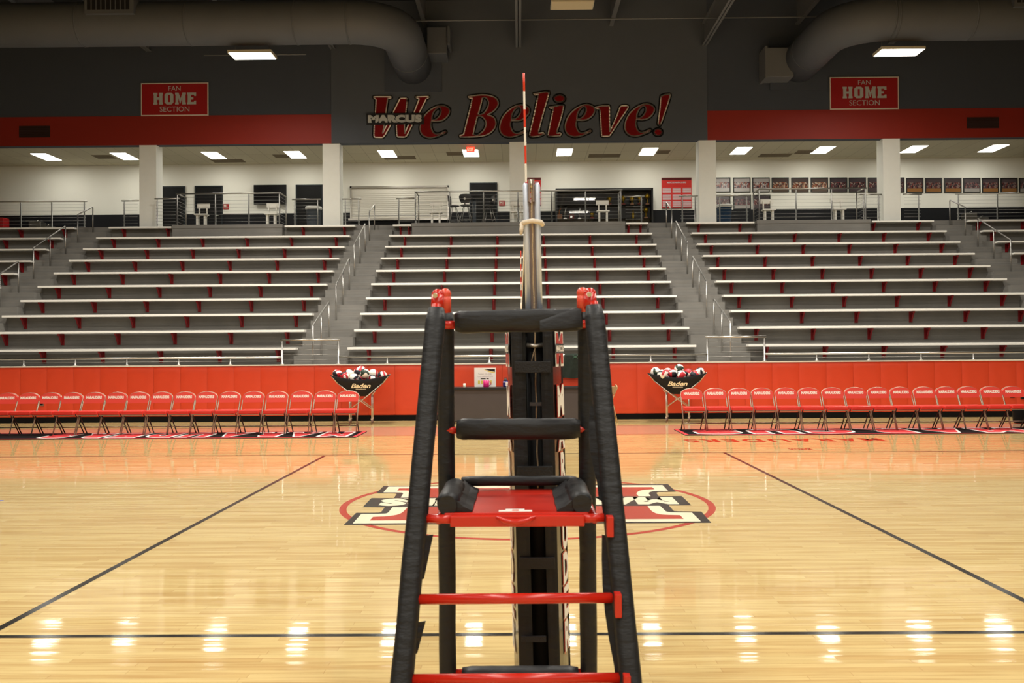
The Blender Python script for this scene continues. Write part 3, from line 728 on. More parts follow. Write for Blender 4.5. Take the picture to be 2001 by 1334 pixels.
cable_rail('low_railing', 'low steel railing on the court wall below the middle bleachers', 'railing', -4.05, 4.15, YR, zr, zlow, [-3.0, -1.85, -.7, .45, 1.6, 2.92], 1, group='low railings on the court wall')
cable_rail('low_railing', 'low steel railing on the court wall below the right bleachers', 'railing', 5.50, 14, YR, zr, zlow, [5.47 + 1.165 * (i + 1) for i in range(7)], 1, group='low railings on the court wall')
for a, b, s_ in ((-5.37, -4.1, 'left'), (4.19, 5.47, 'right')):
    cable_rail('gate_railing', 'taller cable railing on the court wall at the foot of the %s aisle' % s_, 'railing', a, b, YR, zr, zhi_, [a, b], 4, group='raised railings at the aisles')

# ================================================================== CONCOURSE EDGE + PLATFORM RAILINGS
zt_ = P(1017, 373, 30.5).z
for (a, b, nm), ps in zip(PLAT, ([-11.2, -9.95, -8.85, -7.85], [-3.4, -2.28, -1.17, -.05, 1.05, 2.15, 3.3], [7.8, 9.0, 10.15, 11.25])):
    cable_rail('platform_railing', 'steel cable railing around the %s viewing platform' % nm, 'railing', a + .12, b - .1, 30.5, ZC + .01, zt_, ps, 8, group='railings of the viewing platforms', returns=((a + .12, 31.3), (b - .1, 31.3)))
zE = P(690, 388.5, 31.35).z
EDGE = [(-22, -14.6, [-21, -19.6, -18.2, -16.8, -15.75, -14.65], 'left of the far left aisle'), (-13.35, -12.85, [-13.3], 'left of the first column'), (-12.1, -11.35, [-12.05, -11.4], 'between the first column and left platform'),
        (-7.6, -6.72, [-7.55, -6.78], 'between the left platform and second column'), (-5.92, -5.35, [-5.85, -5.4], 'right of the second column'), (-4.1, -3.55, [-4.05], 'left of the middle platform'),
        (3.55, 4.15, [4.08], 'right of the middle platform'), (5.38, 5.93, [5.45, 5.88], 'left of the fourth column'), (6.62, 7.66, [6.7, 7.6], 'between the fourth column and right platform'),
        (11.42, 12.06, [11.5, 12.0], 'between the right platform and fifth column'), (12.85, 13.4, [13.33], 'right of the fifth column'), (14.6, 22, [14.65, 15.95, 17.2, 18.6, 20], 'right of the far right aisle')]
for a, b, ps, w_ in EDGE:
    cable_rail('edge_railing', 'steel cable railing on the concourse edge ' + w_, 'railing', a, b, 31.35 if not (a in (-12.1,)) else 31.0, ZC, zE, ps, 8, group='railings along the concourse edge')

# ================================================================== CONCOURSE WALL OBJECTS
def door(n, x0, x1, ytop):
    a, b = P(x0, ytop, YB), P(x1, ytop, YB); zt2 = a.z
    m = MB(); m.box(a.x, b.x, YB - .05, YB - .031, ZC, zt2)
    f = MB().box(a.x - .05, a.x, YB - .07, YB, ZC, zt2 + .05).box(b.x, b.x + .05, YB - .07, YB, ZC, zt2 + .05).box(a.x, b.x, YB - .07, YB, zt2, zt2 + .05)
    o = m.build('door_%d' % n, G['door_black'], kind='structure'); 
    f.build('door_frame', G['door_frame'], o)
    MB().tube([(b.x - .1, YB - .06, ZC + 1.0), (b.x - .1, YB - .1, ZC + 1.0), (b.x - .22, YB - .1, ZC + 1.0)], .012, 6).build('door_handle', G['stainless'], o)
    if n != 4: MB().box(a.x + .06, b.x - .06, YB - .056, YB - .05, ZC + .02, ZC + .25).build('kick_plate', G['door_frame'], o)
door(1, 318, 360, 367); door(2, 384, 433, 366); door(3, 581, 629, 364); door(4, 920, 969, 360)
a, b = P(498, 401, YB), P(561.5, 362, YB); tv = thing('television', 'black wall mounted television between two dark doors', 'television', ((a.x + b.x) / 2, YB - .1, a.z))
m = MB(); m.box(a.x, b.x, YB - .16, YB - .1, a.z, b.z); m.build('screen', G['tv_black'], tv, bevel=.01)
MB().box((a.x + b.x) / 2 - .2, (a.x + b.x) / 2 + .2, YB - .1, YB - .002, a.z + .2, b.z - .2).build('wall_bracket', G['black_base'], tv)
a, b = P(685, 431, YB), P(877, 363, YB); sh = thing('service_shutter', 'closed grey roller shutter of the concession window in a steel frame', 'shutter', ((a.x + b.x) / 2, YB, a.z))
MB().box(a.x + .06, b.x - .04, YB - .045, YB - .031, a.z + .06, b.z - .06).build('curtain', M_SHUT, sh)
MB().box(a.x, b.x, YB - .10, YB, b.z - .07, b.z).box(a.x, a.x + .06, YB - .10, YB, a.z, b.z).box(b.x - .05, b.x, YB - .10, YB, a.z, b.z).build('frame', G['stainless'], sh)
MB().box(a.x - .05, b.x + .05, YB - .2, YB, a.z - .02, a.z + .05).build('sill', G['stainless'], sh)
MB().box(a.x + .06, b.x - .05, YB - .06, YB - .04, a.z + .16, a.z + .19).build('bottom_bar', G['galv'], sh)
# small square red signs
for px, lab in ((442, 'small square red restroom sign right of the second dark door'), (981, 'small square red restroom sign right of the dark middle door')):
    y0 = 403.5 if px < 500 else 397
    t, X0, X1, Zb, Zt = sign_board('restroom_sign', lab, 'sign', px - 5.5, y0 - 5.2, px + 5.5, y0 + 5.2, YB, G['sign_red'], .02)
    m = MB(); add_text(m, 'M', lambda x, y: Vector((x, YB - .026, y)), X0 + .03, X0 + .11, Zb + .07, Zt - .03, bold=.03)
    m.box(X0 + .13, X0 + .15, YB - .026, YB - .02, Zb + .07, Zt - .05).box(X0 + .04, X1 - .04, YB - .026, YB - .02, Zb + .03, Zb + .045); m.build('pictogram', G['sign_white'], t)
# record boards
def record(x0, y0, x1, y1, lab):
    t, X0, X1, Zb, Zt = sign_board('record_board', lab, 'poster', x0, y0, x1, y1, YB, G['record_red'], .025)
    Wd, Hh = X1 - X0, Zt - Zb; yy = YB - .028
    MB().box(X0, X1, yy, YB - .02, Zt - Hh * .08, Zt).build('dark_band', G['record_dark'], t); MB().box(X0, X1, yy, YB - .02, Zb, Zb + Hh * .04).build('dark_band', G['record_dark'], t)
    m = MB(); tow = lambda x, y: Vector((x, yy, y))
    add_text(m, 'MARCUS MARAUDERS', tow, X0 + Wd * .18, X0 + Wd * .82, Zb + Hh * .82, Zb + Hh * .87, bold=.03); m.build('heading', G['record_grey'], t)
    for c in range(3):
        for r_, (za, zb_) in enumerate(((.52, .68), (.29, .47), (.07, .25))):
            cx0 = X0 + Wd * (.03 + .335 * c); cx1 = cx0 + Wd * .28
            m = MB()
            for l in range(5):
                zz = Zb + Hh * (za + (zb_ - za) * l / 5); m.box(cx0, cx1, yy, YB - .02, zz, zz + Hh * (zb_ - za) * .13)
            m.build('score_lines', G['record_grey'], t)
record(1293, 347, 1351, 408, 'red record board with pale score rows left of the fourth column')
record(1030, 347, 1057, 403, 'red record board mostly hidden behind the net post')
# framed team photographs
TOP = [(1393, 1427, 0), (1432.5, 1466, 0), (1470, 1503.5, 0), (1508, 1541, 1), (1546.5, 1579.5, 1), (1584, 1617.5, 1), (1621.5, 1655, 2), (1658.5, 1691.5, 2), (1696, 1729, 2), (1733, 1766.5, 2), (1770.5, 1803.5, 3), (1807.5, 1840, 3), (1845, 1878, 3), (1882, 1915, 4), (1918.5, 1951, 3), (1955, 1987.5, 3), (1991, 2024, 4)]
CM = [collage_material('team_print_light', (150, 144, 142), (165, 160, 156), [(120, 50, 44), (50, 50, 60), (140, 96, 84), (180, 172, 164)], 1),
      collage_material('team_print_row', (74, 64, 62), (92, 78, 68), [(150, 122, 100), (120, 64, 46), (168, 152, 138)], 2),
      collage_material('team_print_dark', (70, 62, 66), (78, 68, 70), [(40, 30, 32), (110, 60, 60), (150, 130, 120)], 3),
      collage_material('team_print_gold', (74, 64, 66), (140, 98, 56), [(100, 50, 48), (120, 104, 98), (44, 36, 40)], 4),
      collage_material('team_print_ice', (84, 76, 78), (150, 145, 140), [(120, 80, 80), (60, 56, 60), (130, 120, 116)], 5)]
WHERE = ['hidden half behind the fourth column', 'second in the upper row', 'third in the upper row', 'fourth in the upper row', 'fifth in the upper row', 'sixth in the upper row', 'seventh in the upper row', 'eighth in the upper row',
         'cut off by the left side of the fifth column', 'cut off by the right side of the fifth column', 'first full one right of the fifth column', 'second full one right of the fifth column', 'third full one right of the fifth column', 'fourth full one right of the fifth column', 'fifth full one right of the fifth column', 'sixth full one right of the fifth column', 'cut off at the right edge of the photo']
KIND = ['pale', 'brown and orange', 'dark', 'dark with golden floor', 'grey toned']
def photo(x0, x1, y0, y1, mat, lab):
    a, b = P(x0, y1, YB), P(x1, y0, YB); t = thing('framed_photograph', lab, 'picture', ((a.x + b.x) / 2, YB, a.z), 'framed team photographs on the concourse wall')
    f = .035; MB().box(a.x, b.x, YB - .035, YB, a.z, a.z + f).box(a.x, b.x, YB - .035, YB, b.z - f, b.z).box(a.x, a.x + f, YB - .035, YB, a.z + f, b.z - f).box(b.x - f, b.x, YB - .035, YB, a.z + f, b.z - f).build('frame', G['frame_dark'], t)
    MB().box(a.x + f, b.x - f, YB - .02, YB - .001, a.z + f, b.z - f).build('print', mat, t)
for i, (x0, x1, c) in enumerate(TOP):
    dy = -.6 * (i > 9) + .0; y0 = 346.8 if i < 10 else 347.6
    photo(x0, x1, y0 - i * .0, y0 + 29.2, CM[c], 'black framed %s team photo, %s' % (KIND[c], WHERE[i]))
for i, (x0, x1, c) in enumerate([(1393, 1427, 2), (1433, 1467, 4), (1471, 1505, 2)]):
    photo(x0, x1, 380.3, 409.3, CM[c], 'black framed team photo in the lower row, ' + ['behind the blue trash can', 'middle one above the dark baseboard', 'rightmost behind the platform railing'][i])
# trash cans
def trash(px, top, mat, lab, bag=True, w_=.27):
    p = P(px, 420, 32.3); zt2 = P(px, top, 32.3).z; t = thing('trash_can', lab, 'trash can', (p.x, 32.3, ZC))
    MB().lathe([(w_ * .78, 0), (w_ * .8, .02), (w_ * .97, zt2 - ZC - .05), (w_, zt2 - ZC - .05), (w_, zt2 - ZC), (w_ * .9, zt2 - ZC), (w_ * .85, .3)], (p.x, 32.3, ZC)).build('bin', mat, t)
    if bag: MB().lathe([(w_ * 1.02, zt2 - ZC - .09), (w_ * 1.08, zt2 - ZC - .03), (w_ * 1.02, zt2 - ZC + .015), (w_ * .86, zt2 - ZC), (w_ * .8, zt2 - ZC - .15)], (p.x, 32.3, ZC)).build('liner', G['bag_white'], t)
trash(613, 405, G['trash_grey'], 'grey trash can with white liner left of the second column')
trash(1415, 401, G['trash_blue'], 'blue trash can right of the fourth column', True)
# companion seats on the platforms
def comp_seat(px, lab, wd=.42):
    x = P(px, 420, 30.78).x; t = thing('companion_seat', lab, 'seat', (x, 30.78, ZC), 'white fixed seats on the viewing platforms')
    MB().box(x - wd / 2, x + wd / 2, 30.78, 31.06, ZC + .40, ZC + .44).build('seat', G['seat_alu'], t)
    MB().box(x - wd / 2, x + wd / 2, 31.11, 31.15, ZC + .66, ZC + .82).build('backrest', G['seat_alu'], t)
    for s_ in (-1, 1):
        MB().box(x + s_ * wd * .3 - .03, x + s_ * wd * .3 + .03, 30.84, 30.90, ZC, ZC + .4).build('leg', G['seat_alu'], t)
        MB().box(x + s_ * wd * .3 - .025, x + s_ * wd * .3 + .025, 30.98, 31.02, ZC, ZC + .4).build('leg', G['seat_alu'], t)
        MB().box(x + s_ * wd * .3 - .02, x + s_ * wd * .3 + .02, 31.06, 31.11, ZC + .38, ZC + .74).build('back_post', G['seat_alu'], t)
YS = 31.0
for px, lab in ((391, 'white fixed seat at the left end of the left platform'), (528, 'white fixed seat at the right end of the left platform'), (851, 'white fixed seat left of the black bar stools'), (1010, 'white fixed seat just left of the net post'),
                (1179, 'white fixed seat in front of the trophy case'), (1504, 'white fixed seat at the left end of the right platform'), (1642, 'white fixed seat at the right end of the right platform')):
    comp_seat(px, lab)
# bar table and stools
x = P(926, 400, 31.6).x; bt = thing('bar_table', 'tall round black bar table on the middle platform', 'table', (x, 31.9, ZC))
MB().lathe([(.0, 1.05), (.38, 1.05), (.39, 1.065), (.38, 1.09), (0, 1.09)], (x, 31.9, ZC)).build('tabletop', G['stool_black'], bt)
MB().tube([(x, 31.9, ZC + .03), (x, 31.9, ZC + 1.05)], .06, 12).build('pedestal', G['trash_grey'], bt)
MB().lathe([(.26, 0), (.26, .02), (.06, .04)], (x, 31.9, ZC)).build('foot_plate', G['stool_black'], bt)
def stool():
    t = thing('bar_stool', 'black bar stool on splayed metal legs left of the tall round table, seen side on', 'stool', (0, 0, 0), 'black bar stools at the round table')
    MB().lathe([(.02, .70), (.17, .71), (.2, .735), (.17, .75), (.02, .745)], n=18).build('seat', G['stool_black'], t)
    m = MB(); n = 9; vs_ = []
    for j in range(5):
        zz = .79 + .30 * j / 4; wd = [.13, .17, .2, .205, .16][j]
        for i in range(n):
            a = -1 + 2 * i / (n - 1); vs_.append((wd * a, .17 + .03 * j / 4 - .05 * a * a, zz))
    nn = len(vs_); vs_ += [(v[0], v[1] + .014, v[2]) for v in vs_]
    fs = [(j * n + i, j * n + i + 1, (j + 1) * n + i + 1, (j + 1) * n + i) for j in range(4) for i in range(n - 1)]
    fs += [tuple(nn + q for q in f[::-1]) for f in fs]
    m.add(vs_, fs, 0, True)
    bk = m.build('backrest', G['stool_black'], t)
    MB().tube([(0, .135, .93), (0, .215, .93)], .035, 12).build('grip_hole_ring', G['cream_wall'], bk)
    MB().tube([(0, .05, .72), (0, .17, .74), (0, .185, .82)], .02, 6).build('back_stem', G['stool_black'], t)
    for sx in (-1, 1):
        for sy in (-1, 1): MB().tube([(sx * .06, sy * .06, .71), (sx * .23, sy * .23, 0)], .011, 6).build('leg', G['stool_chrome'], t)
    MB().tube([(.17, .17, .25), (-.17, .17, .25), (-.17, -.17, .25), (.17, -.17, .25), (.17, .17, .25)], .009, 6).build('foot_ring', G['stool_chrome'], t)
    return t
s0 = stool(); pr = Proto(s0); s0.location = (P(887, 400, 31.5).x, 31.5, ZC); s0.rotation_euler = (0, 0, R(80))
pr.dup((P(910, 400, 31.3).x, 31.42, ZC), R(180 - 8), 'black bar stool with a round hole in its back, tucked against the round table')
pr.dup((P(955, 400, 31.5).x, 31.5, ZC), R(-70), 'black bar stool right of the tall round table in front of the dark door')

# trophy case
a, b = P(1086, 431, YB - .45), P(1276, 367, YB - .45)
tc_ = thing('trophy_case', 'black glass fronted trophy case behind the middle platform', 'display case', ((a.x + b.x) / 2, YB - .25, ZC))
ya, yb = YB - .48, YB - .035; zc0, zc1 = ZC, b.z
MB().box(a.x, b.x, yb - .02, yb, zc0, zc1).box(a.x, a.x + .06, ya, yb, zc0, zc1).box(b.x - .06, b.x, ya, yb, zc0, zc1).box(a.x, b.x, ya, yb, zc1 - .08, zc1).box(a.x, b.x, ya, yb, zc0, zc0 + .12).build('cabinet', G['case_black'], tc_)
shz = (6.44, 6.95)
for z in shz: MB().box(a.x + .06, b.x - .06, ya + .1, yb - .02, z - .012, z).build('shelf', M_GLASS, tc_)
W3 = (b.x - a.x - .12) / 3
for k in range(3): MB().box(a.x + .07 + W3 * k, a.x + .05 + W3 * (k + 1), ya + .006, ya + .012, zc0 + .12, zc1 - .08).build('glass_door', M_GLASS, tc_)
def trophy(px, z, kind, lab, h=.3):
    x = P(px, 400, YB - .25).x; y = YB - .25; t = thing('trophy', lab, 'trophy', (x, y, z), 'trophies in the glass case')
    if kind == 'ball':
        MB().box(x - .06, x + .06, y - .06, y + .06, z, z + .06).build('base', G['tan_wood'], t); MB().tube([(x, y, z + .06), (x, y, z + h - .16)], [.03, .015], 8).build('stem', G['gold'], t); MB().sphere((x, y, z + h - .09), .095).build('ball', G['gold'], t)
    elif kind == 'cup':
        MB().box(x - .07, x + .07, y - .06, y + .06, z, z + .07).build('base', G['trophy_red'], t)
        MB().lathe([(.02, .07), (.015, h * .4), (.05, h * .5), (.08, h * .8), (.085, h), (.075, h), (.06, h * .75)], (x, y, z), 12).build('cup', G['gold'], t)
    elif kind == 'block':
        MB().box(x - .1, x + .1, y - .05, y + .05, z, z + .18).build('base', G['tan_wood'], t); MB().tube([(x, y, z + .18), (x, y, z + h * .8), (x + .06, y, z + h)], [.03, .02, .02], 8).build('figure', G['copper'], t)
    elif kind == 'figure':
        MB().box(x - .06, x + .06, y - .05, y + .05, z, z + .05).build('base', G['silver'], t); MB().tube([(x, y, z + .05), (x - .01, y, z + h * .5), (x + .02, y, z + h * .75), (x + .08, y, z + h)], [.03, .025, .04, .012], 8).build('figure', G['silver'], t); MB().sphere((x, y, z + h * .85), .035).build('ball', G['silver'], t)
    elif kind == 'red':
        MB().box(x - .09, x + .09, y - .05, y + .05, z, z + h).build('plinth', G['trophy_red'], t); MB().box(x - .06, x + .02, y - .058, y - .05, z + .05, z + h - .05).build('nameplate', G['silver'], t)
    elif kind == 'bottle':
        MB().lathe([(.04, 0), (.045, .02), (.045, h * .7), (.02, h * .85), (.02, h)], (x, y, z), 10).build('figure', G['gold'], t)
z0 = 6.442
for px, z, kd, lab, h in ((1093, z0, 'block', 'copper figure trophy on a tan block at the left end of the case', .42), (1104, z0, 'figure', 'tall slim silver trophy beside the tan block in the case', .48), (1117, z0, 'red', 'short dark red trophy plinth low in the case', .17),
                         (1132, z0, 'figure', 'tall silver figure trophy in the middle left of the case', .49), (1157, z0, 'cup', 'small gold cup low beside the fixed seat', .22), (1191, shz[1], 'cup', 'gold cup behind the backrest of the fixed seat', .3), (1218, shz[1], 'cup', 'gold cup at the left of the middle shelf', .34),
                         (1235, shz[1], 'ball', 'gold ball trophy second from the right on the middle shelf', .32), (1250, shz[1], 'cup', 'gold cup with a dark red base on the middle shelf', .33), (1265, shz[1], 'ball', 'largest gold ball trophy at the right end of the middle shelf', .42), (1237, z0, 'bottle', 'slim gold bottle shaped trophy on the bottom of the case', .32), (1262, z0, 'ball', 'gold ball trophy low at the right end of the case', .42)):
    trophy(px, z + .001, kd, lab, h)

# drinking fountains, red cabinet
for px0, px1, yt, lab, hi in ((57, 104, 433, 'steel drinking fountain pair under the left concourse railing', 0), (1886, 1931, 416, 'steel drinking fountain pair under the right concourse railing', 0)):
    a, b = P(px0, yt, YB - .4), P(px1, yt, YB - .4); xm = (a.x + b.x) / 2
    t = thing('drinking_fountain', lab, 'fountain', (xm, YB - .25, ZC + .3))
    MB().box(a.x, xm, YB - .45, YB - .03, a.z - .35, a.z).build('upper_basin', G['fountain'], t, bevel=.02)
    MB().box(xm, b.x, YB - .45, YB - .03, a.z - .5, a.z - .17).build('lower_basin', G['fountain'], t, bevel=.02)
    for sx, zz in ((xm - .2, a.z), (xm + .2, a.z - .17)): MB().tube([(sx, YB - .3, zz), (sx, YB - .3, zz + .05), (sx + .05, YB - .35, zz + .06)], .012, 6).build('spout', G['stainless'], t)
a = P(0, 425, YB - .4); bx_ = P(8, 425, YB - .4); MB().box(a.x - .6, bx_.x, YB - .45, YB - .03, ZC, a.z).build('red_cabinet', G['sign_red'], bevel=.02, label='red box shaped cabinet at the left edge of the concourse', cat='cabinet')

# exit sign
p = P(919.5, 292, 32.2); ex = thing('exit_sign', 'glowing red EXIT sign hanging from the concourse ceiling', 'exit sign', (p.x, 32.2, p.z - .08))
MB().box(p.x - .14, p.x + .14, 32.17, 32.22, p.z - .085, p.z + .085).build('housing', G['exit_glow'], ex)
m = MB(); add_text(m, 'EXIT', lambda x, y: Vector((x, 32.166, y)), p.x - .11, p.x + .11, p.z - .055, p.z + .055, bold=.03); m.build('lettering', G['exit_white'], ex)
MB().tube([(p.x, 32.2, p.z + .08), (p.x, 32.2, ZCC)], .012, 6).build('stem', G['fixture_white'], ex)

# concourse troffers
TR = [90, 243, 418, 577, 757, 920, 1103, 1267, 1448, 1608, 1786, 1941]
TY = [312.5, 308.5, 304, 301, 298.5, 297, 294.5, 293.5, 293.5, 293.5, 294, 294]
NTH = ['first', 'second', 'third', 'fourth', 'fifth', 'sixth', 'seventh', 'eighth', 'ninth', 'tenth', 'eleventh', 'twelfth']
for i, px in enumerate(TR):
    x = P(px, 297, 33.45).x; y0, y1 = 32.85, 34.07
    t = thing('ceiling_troffer', 'square white ceiling light over the concourse, %s from the left' % NTH[i], 'ceiling light', (x, 33.45, ZCC - .03), 'lit troffers in the concourse ceiling')
    MB().box(x - .31, x + .31, y0, y1, ZCC - .012, ZCC - .001).build('frame', G['fixture_white'], t)
    MB().box(x - .27, x + .27, y0 + .03, y1 - .03, ZCC - .02, ZCC - .012).build('diffuser', G['troffer_glow'], t)
    area_lamp('lamp', (0, 0, 0), .5, 1.1, TROFFER_W, (1, .97, .86), parent=t)
for i, (x0, x1, ym, lab) in enumerate(((185, 222, 306, 'behind the first column'), (415, 477, 314, 'under the third light'), (536, 566, 305, 'beside the fourth light'), (750, 812, 308, 'under the fifth light'), (873, 905, 300, 'left of the exit sign'), (1150, 1212, 304, 'between the seventh and eighth lights'),
                                  (1283, 1308, 297, 'right of the eighth light'), (1484, 1545, 303, 'right of the ninth light'), (1555, 1590, 297, 'left of the tenth light'))):
    Yg = (ZCC - CAM_H) / ray((x0 + x1) / 2, ym).z * ray((x0 + x1) / 2, ym).y
    Yg = min(Yg, 34.6); a, b = P(x0, ym, Yg).x, P(x1, ym, Yg).x
    m = MB(); m.box(a, b, Yg - .28, Yg + .28, ZCC - .012, ZCC - .001)
    for q in range(6): m.box(a + .02, b - .02, Yg - .25 + q * .09, Yg - .22 + q * .09, ZCC - .02, ZCC - .012)
    m.build('ceiling_grille', G['grille'], label='brown return air grille in the concourse ceiling ' + lab, cat='air grille')
# vents in the red band
for x0, x1, y0, y1, lab in ((38, 98, 246, 269, 'dark louvred vent in the left red band'), (1889, 1951, 229, 251, 'dark louvred vent in the right red band')):
    a, b = P(x0, y1, YW), P(x1, y0, YW); m = MB(); m.box(a.x, b.x, YW - .03, YW - .012, a.z, b.z)
    for q in range(7): zz = a.z + (b.z - a.z) * (q + .3) / 7; m.box(a.x + .03, b.x - .03, YW - .045, YW - .03, zz, zz + .02, 0)
    m.build('wall_vent', [G['vent_dark']], label=lab, cat='vent')

# ================================================================== DUCTS
def duct(name, label, sgn, xe, zc, collars, reg):
    """round spiral duct running along the wall, turned into it by a gored elbow"""
    r_, Yd, br = .62, 26.9, 1.35
    pts = [Vector((sgn * 23.8, Yd, zc + .02))] + [Vector((x_, Yd, zc)) for x_ in collars]
    cxr = xe + sgn * br
    pts.append(Vector((cxr, Yd, zc)))
    for k in range(1, 7):
        a = math.pi / 2 * k / 6; pts.append(Vector((cxr - sgn * br * math.sin(a), Yd + br * (1 - math.cos(a)), zc)))
    pts.append(Vector((xe, YW - .11, zc)))
    t = thing(name, label, 'duct', Vector((xe, Yd, zc)))
    MB().tube(pts, r_, 28).build('pipe', G['duct'], t)
    for x_ in collars + [cxr]:
        MB().tube([(x_ - .02, Yd, zc), (x_ + .02, Yd, zc)], r_ + .012, 28).build('seam_ring', G['duct'], t)
    MB().tube([(xe, 29.7, zc), (xe, 29.74, zc)], r_ + .015, 28).build('seam_ring', G['duct'], t)
    MB().box(xe - .95, xe + .95, YW - .10, YW - .04, zc - .85, zc + .85).build('wall_flange', G['grey_wall_side'], t)
    for rx0, rx1 in reg:
        g = MB().box(rx0, rx1, Yd - r_ - .12, Yd - r_ + .3, zc + .05, zc + .55).build('register', G['duct'], t)
        m = MB(); n = 9
        for q in range(n): x_ = rx0 + .08 + (rx1 - rx0 - .16) * q / n; m.box(x_, x_ + (rx1 - rx0 - .16) / n * .72, Yd - r_ - .135, Yd - r_ - .12, zc + .16, zc + .44)
        m.build('slots', G['vent_black'], g)
    return t
zl = P(400, 46, 26.9).z; zrr = P(1800, 36, 26.9).z
duct('air_duct', 'big grey round air duct at the upper left turning into the wall', -1, P(797, 105, 29.7).x, zl, [P(163, 40, 26.9).x, P(372, 40, 26.9).x, P(580, 40, 26.9).x], [(P(166, 20, 26.2).x, P(262, 20, 26.2).x)])
duct('air_duct', 'big grey round air duct at the upper right turning into the wall', 1, P(1586, 105, 29.7).x, zrr, [P(1893, 40, 26.9).x, P(1745, 40, 26.9).x], [(P(1981, 10, 26.2).x, P(1981, 10, 26.2).x + 1.4)])
a, b = P(834, 105, 30.2), P(880, 52, 30.2)
t = thing('intake_box', 'pale square duct box on the wall right of the left duct elbow', 'duct box', ((a.x + b.x) / 2, 30.6, a.z)); MB().box(a.x, b.x - .12, 30.2, YW - .04, a.z, b.z).build('box', G['duct'], t, bevel=.03); MB().box(b.x - .12, b.x, 30.1, YW - .2, a.z + .25, b.z + .02).build('hood', G['duct'], t, bevel=.08)
a, b = P(1497, 150, 30.4), P(1552, 92, 30.4)
t = thing('intake_box', 'dark square duct box on the wall left of the right duct elbow', 'duct box', ((a.x + b.x) / 2, 30.6, a.z)); MB().box(a.x, b.x - .02, 30.4, YW - .04, a.z, b.z).build('box', G['steel_paint'], t, bevel=.03); MB().box(a.x - .03, a.x + .05, 30.36, YW - .04, a.z - .03, b.z + .03).build('flange', G['steel_paint'], t)

# ================================================================== HIGH BAY LAMPS
def highbay(x, y, z, lab, lit=True, power=COURT_W, wx=1.2, wy=.62, group='high bay lamps under the roof', top=12.36):
    t = thing('high_bay_lamp', lab, 'ceiling light', (x, y, z), group)
    MB().box(x - wx / 2 - .03, x + wx / 2 + .03, y - wy / 2 - .02, y + wy / 2 + .02, z + .01, z + .09).build('housing', G['fixture_white'], t)
    MB().box(x - wx / 2, x + wx / 2, y - wy / 2, y + wy / 2, z, z + .01).build('diffuser', G['lamp_glow'] if lit else G['lens_dull'], t)
    for sx in (-1, 1): MB().tube([(x + sx * .5, y, z + .09), (x + sx * .5, y, top)], .005, 5).build('hanger', G['steel_paint'], t)
    if lit: area_lamp('lamp', (0, 0, -.02), wx, wy, power, WARM, 165, parent=t)
    return t
p = P(493.5, 110, 27.05); q = P(1756.5, 103.5, 27.05)
highbay(p.x, p.y, p.z, 'lit high bay lamp at the upper left above the HOME sign', True, 150, top=10.46); highbay(q.x, q.y, q.z, 'lit high bay lamp at the upper right above the HOME sign', True, 150, top=10.44)
MB().tube([(p.x - 1.5, 27.3, p.z + .12), (p.x + 1.5, 27.3, p.z + .12)], .015, 6).build('lamp_conduit', G['steel_paint'], kind='structure')
u = P(1118, 11.5, 27.4); highbay(u.x, u.y, u.z, 'unlit cream high bay lamp at the top centre', False)
n_ = 0
for y in (-9, -4, 1, 6, 11, 16, 20.5):  # unseen rows; first two and last added to brighten upright faces
    for x in (-11, -3.7, 3.7, 11):
        highbay(x, y, 10.2, 'unseen high bay lamp over the court floor', True, COURT_W * {16: 1.1, 20.5: 2.4}.get(y, .8) * (1.0 if abs(x) < 5 else .55), group='court lamps above the photo')

# ================================================================== FOLDING CHAIRS
def folding_chair(label, group):
    t = thing('folding_chair', label, 'chair', (0, 0, 0), group); w_ = .205
    # front: -Y.  frame: front foot -> seat side -> back top arch
    arch = [(-w_, -.20, .0), (-w_, .0, .42), (-w_ + .002, .13, .66)]
    for k in range(0, 9):
        a = math.pi * k / 8; arch.append((-(w_ - .0) * math.cos(a) * (1 if abs(math.cos(a)) > .99 else 1), .15 + .035 * math.sin(a), .685 + .10 * math.sin(a)))
    arch += [(w_ - .002, .13, .66), (w_, .0, .42), (w_, -.20, .0)]
    MB().tube(arch, .011, 7).build('frame', G['chair_steel'], t)
    for s_ in (-1, 1):
        MB().tube([(s_ * (w_ - .02), -.12, .40), (s_ * (w_ - .02), .22, 0)], .011, 7).build('leg', G['chair_dark'], t)
    MB().tube([(-w_, -.13, .15), (w_, -.13, .15)], .007, 6).build('crossbar', G['chair_steel'], t)
    MB().tube([(-w_ + .02, .13, .12), (w_ - .02, .13, .12)], .007, 6).build('crossbar', G['chair_dark'], t)
    MB().box(-w_ + .015, w_ - .015, -.195, -.18, .362, .378).build('seat_rim', G['chair_steel'], t)
    m = MB(); m.box(-w_ + .012, w_ - .012, -.20, .17, .378, .452); m.build('seat', G['vinyl_red'], t, bevel=.018)
    m = MB(); out = []; n = 12
    pts = [(-.200, .585), (.200, .585), (.206, .66)] + [(.206 * math.cos(math.pi * k / n), .675 + .112 * math.sin(math.pi * k / n)) for k in range(1, n)] + [(-.206, .66)]
    m.flat([pts], lambda x, z: Vector((x, .134 + (z - .6) * .18, z)), 0, .036, (0, -1, 0))
    bk = m.build('backrest', G['vinyl_red_top'], t, bevel=.012)
    m = MB(); add_text(m, 'MARAUDERS', lambda x, z: Vector((x, .0955 + (z - .6) * .18, z)), -.15, .15, .668, .722, bold=.05); m.build('lettering', G['white_print'], bk)
    return t
c0 = folding_chair('red folding chair with MARAUDERS on the back at the right end of the left row', 'red folding chairs in the left row'); prc = Proto(c0)
RK = ['second', 'third', 'fourth', 'fifth', 'sixth', 'seventh', 'eighth', 'ninth', 'tenth', 'eleventh', 'twelfth', 'thirteenth', 'fourteenth', 'fifteenth', 'sixteenth', 'seventeenth']
YCH = 17.78
rc = random.Random(3)
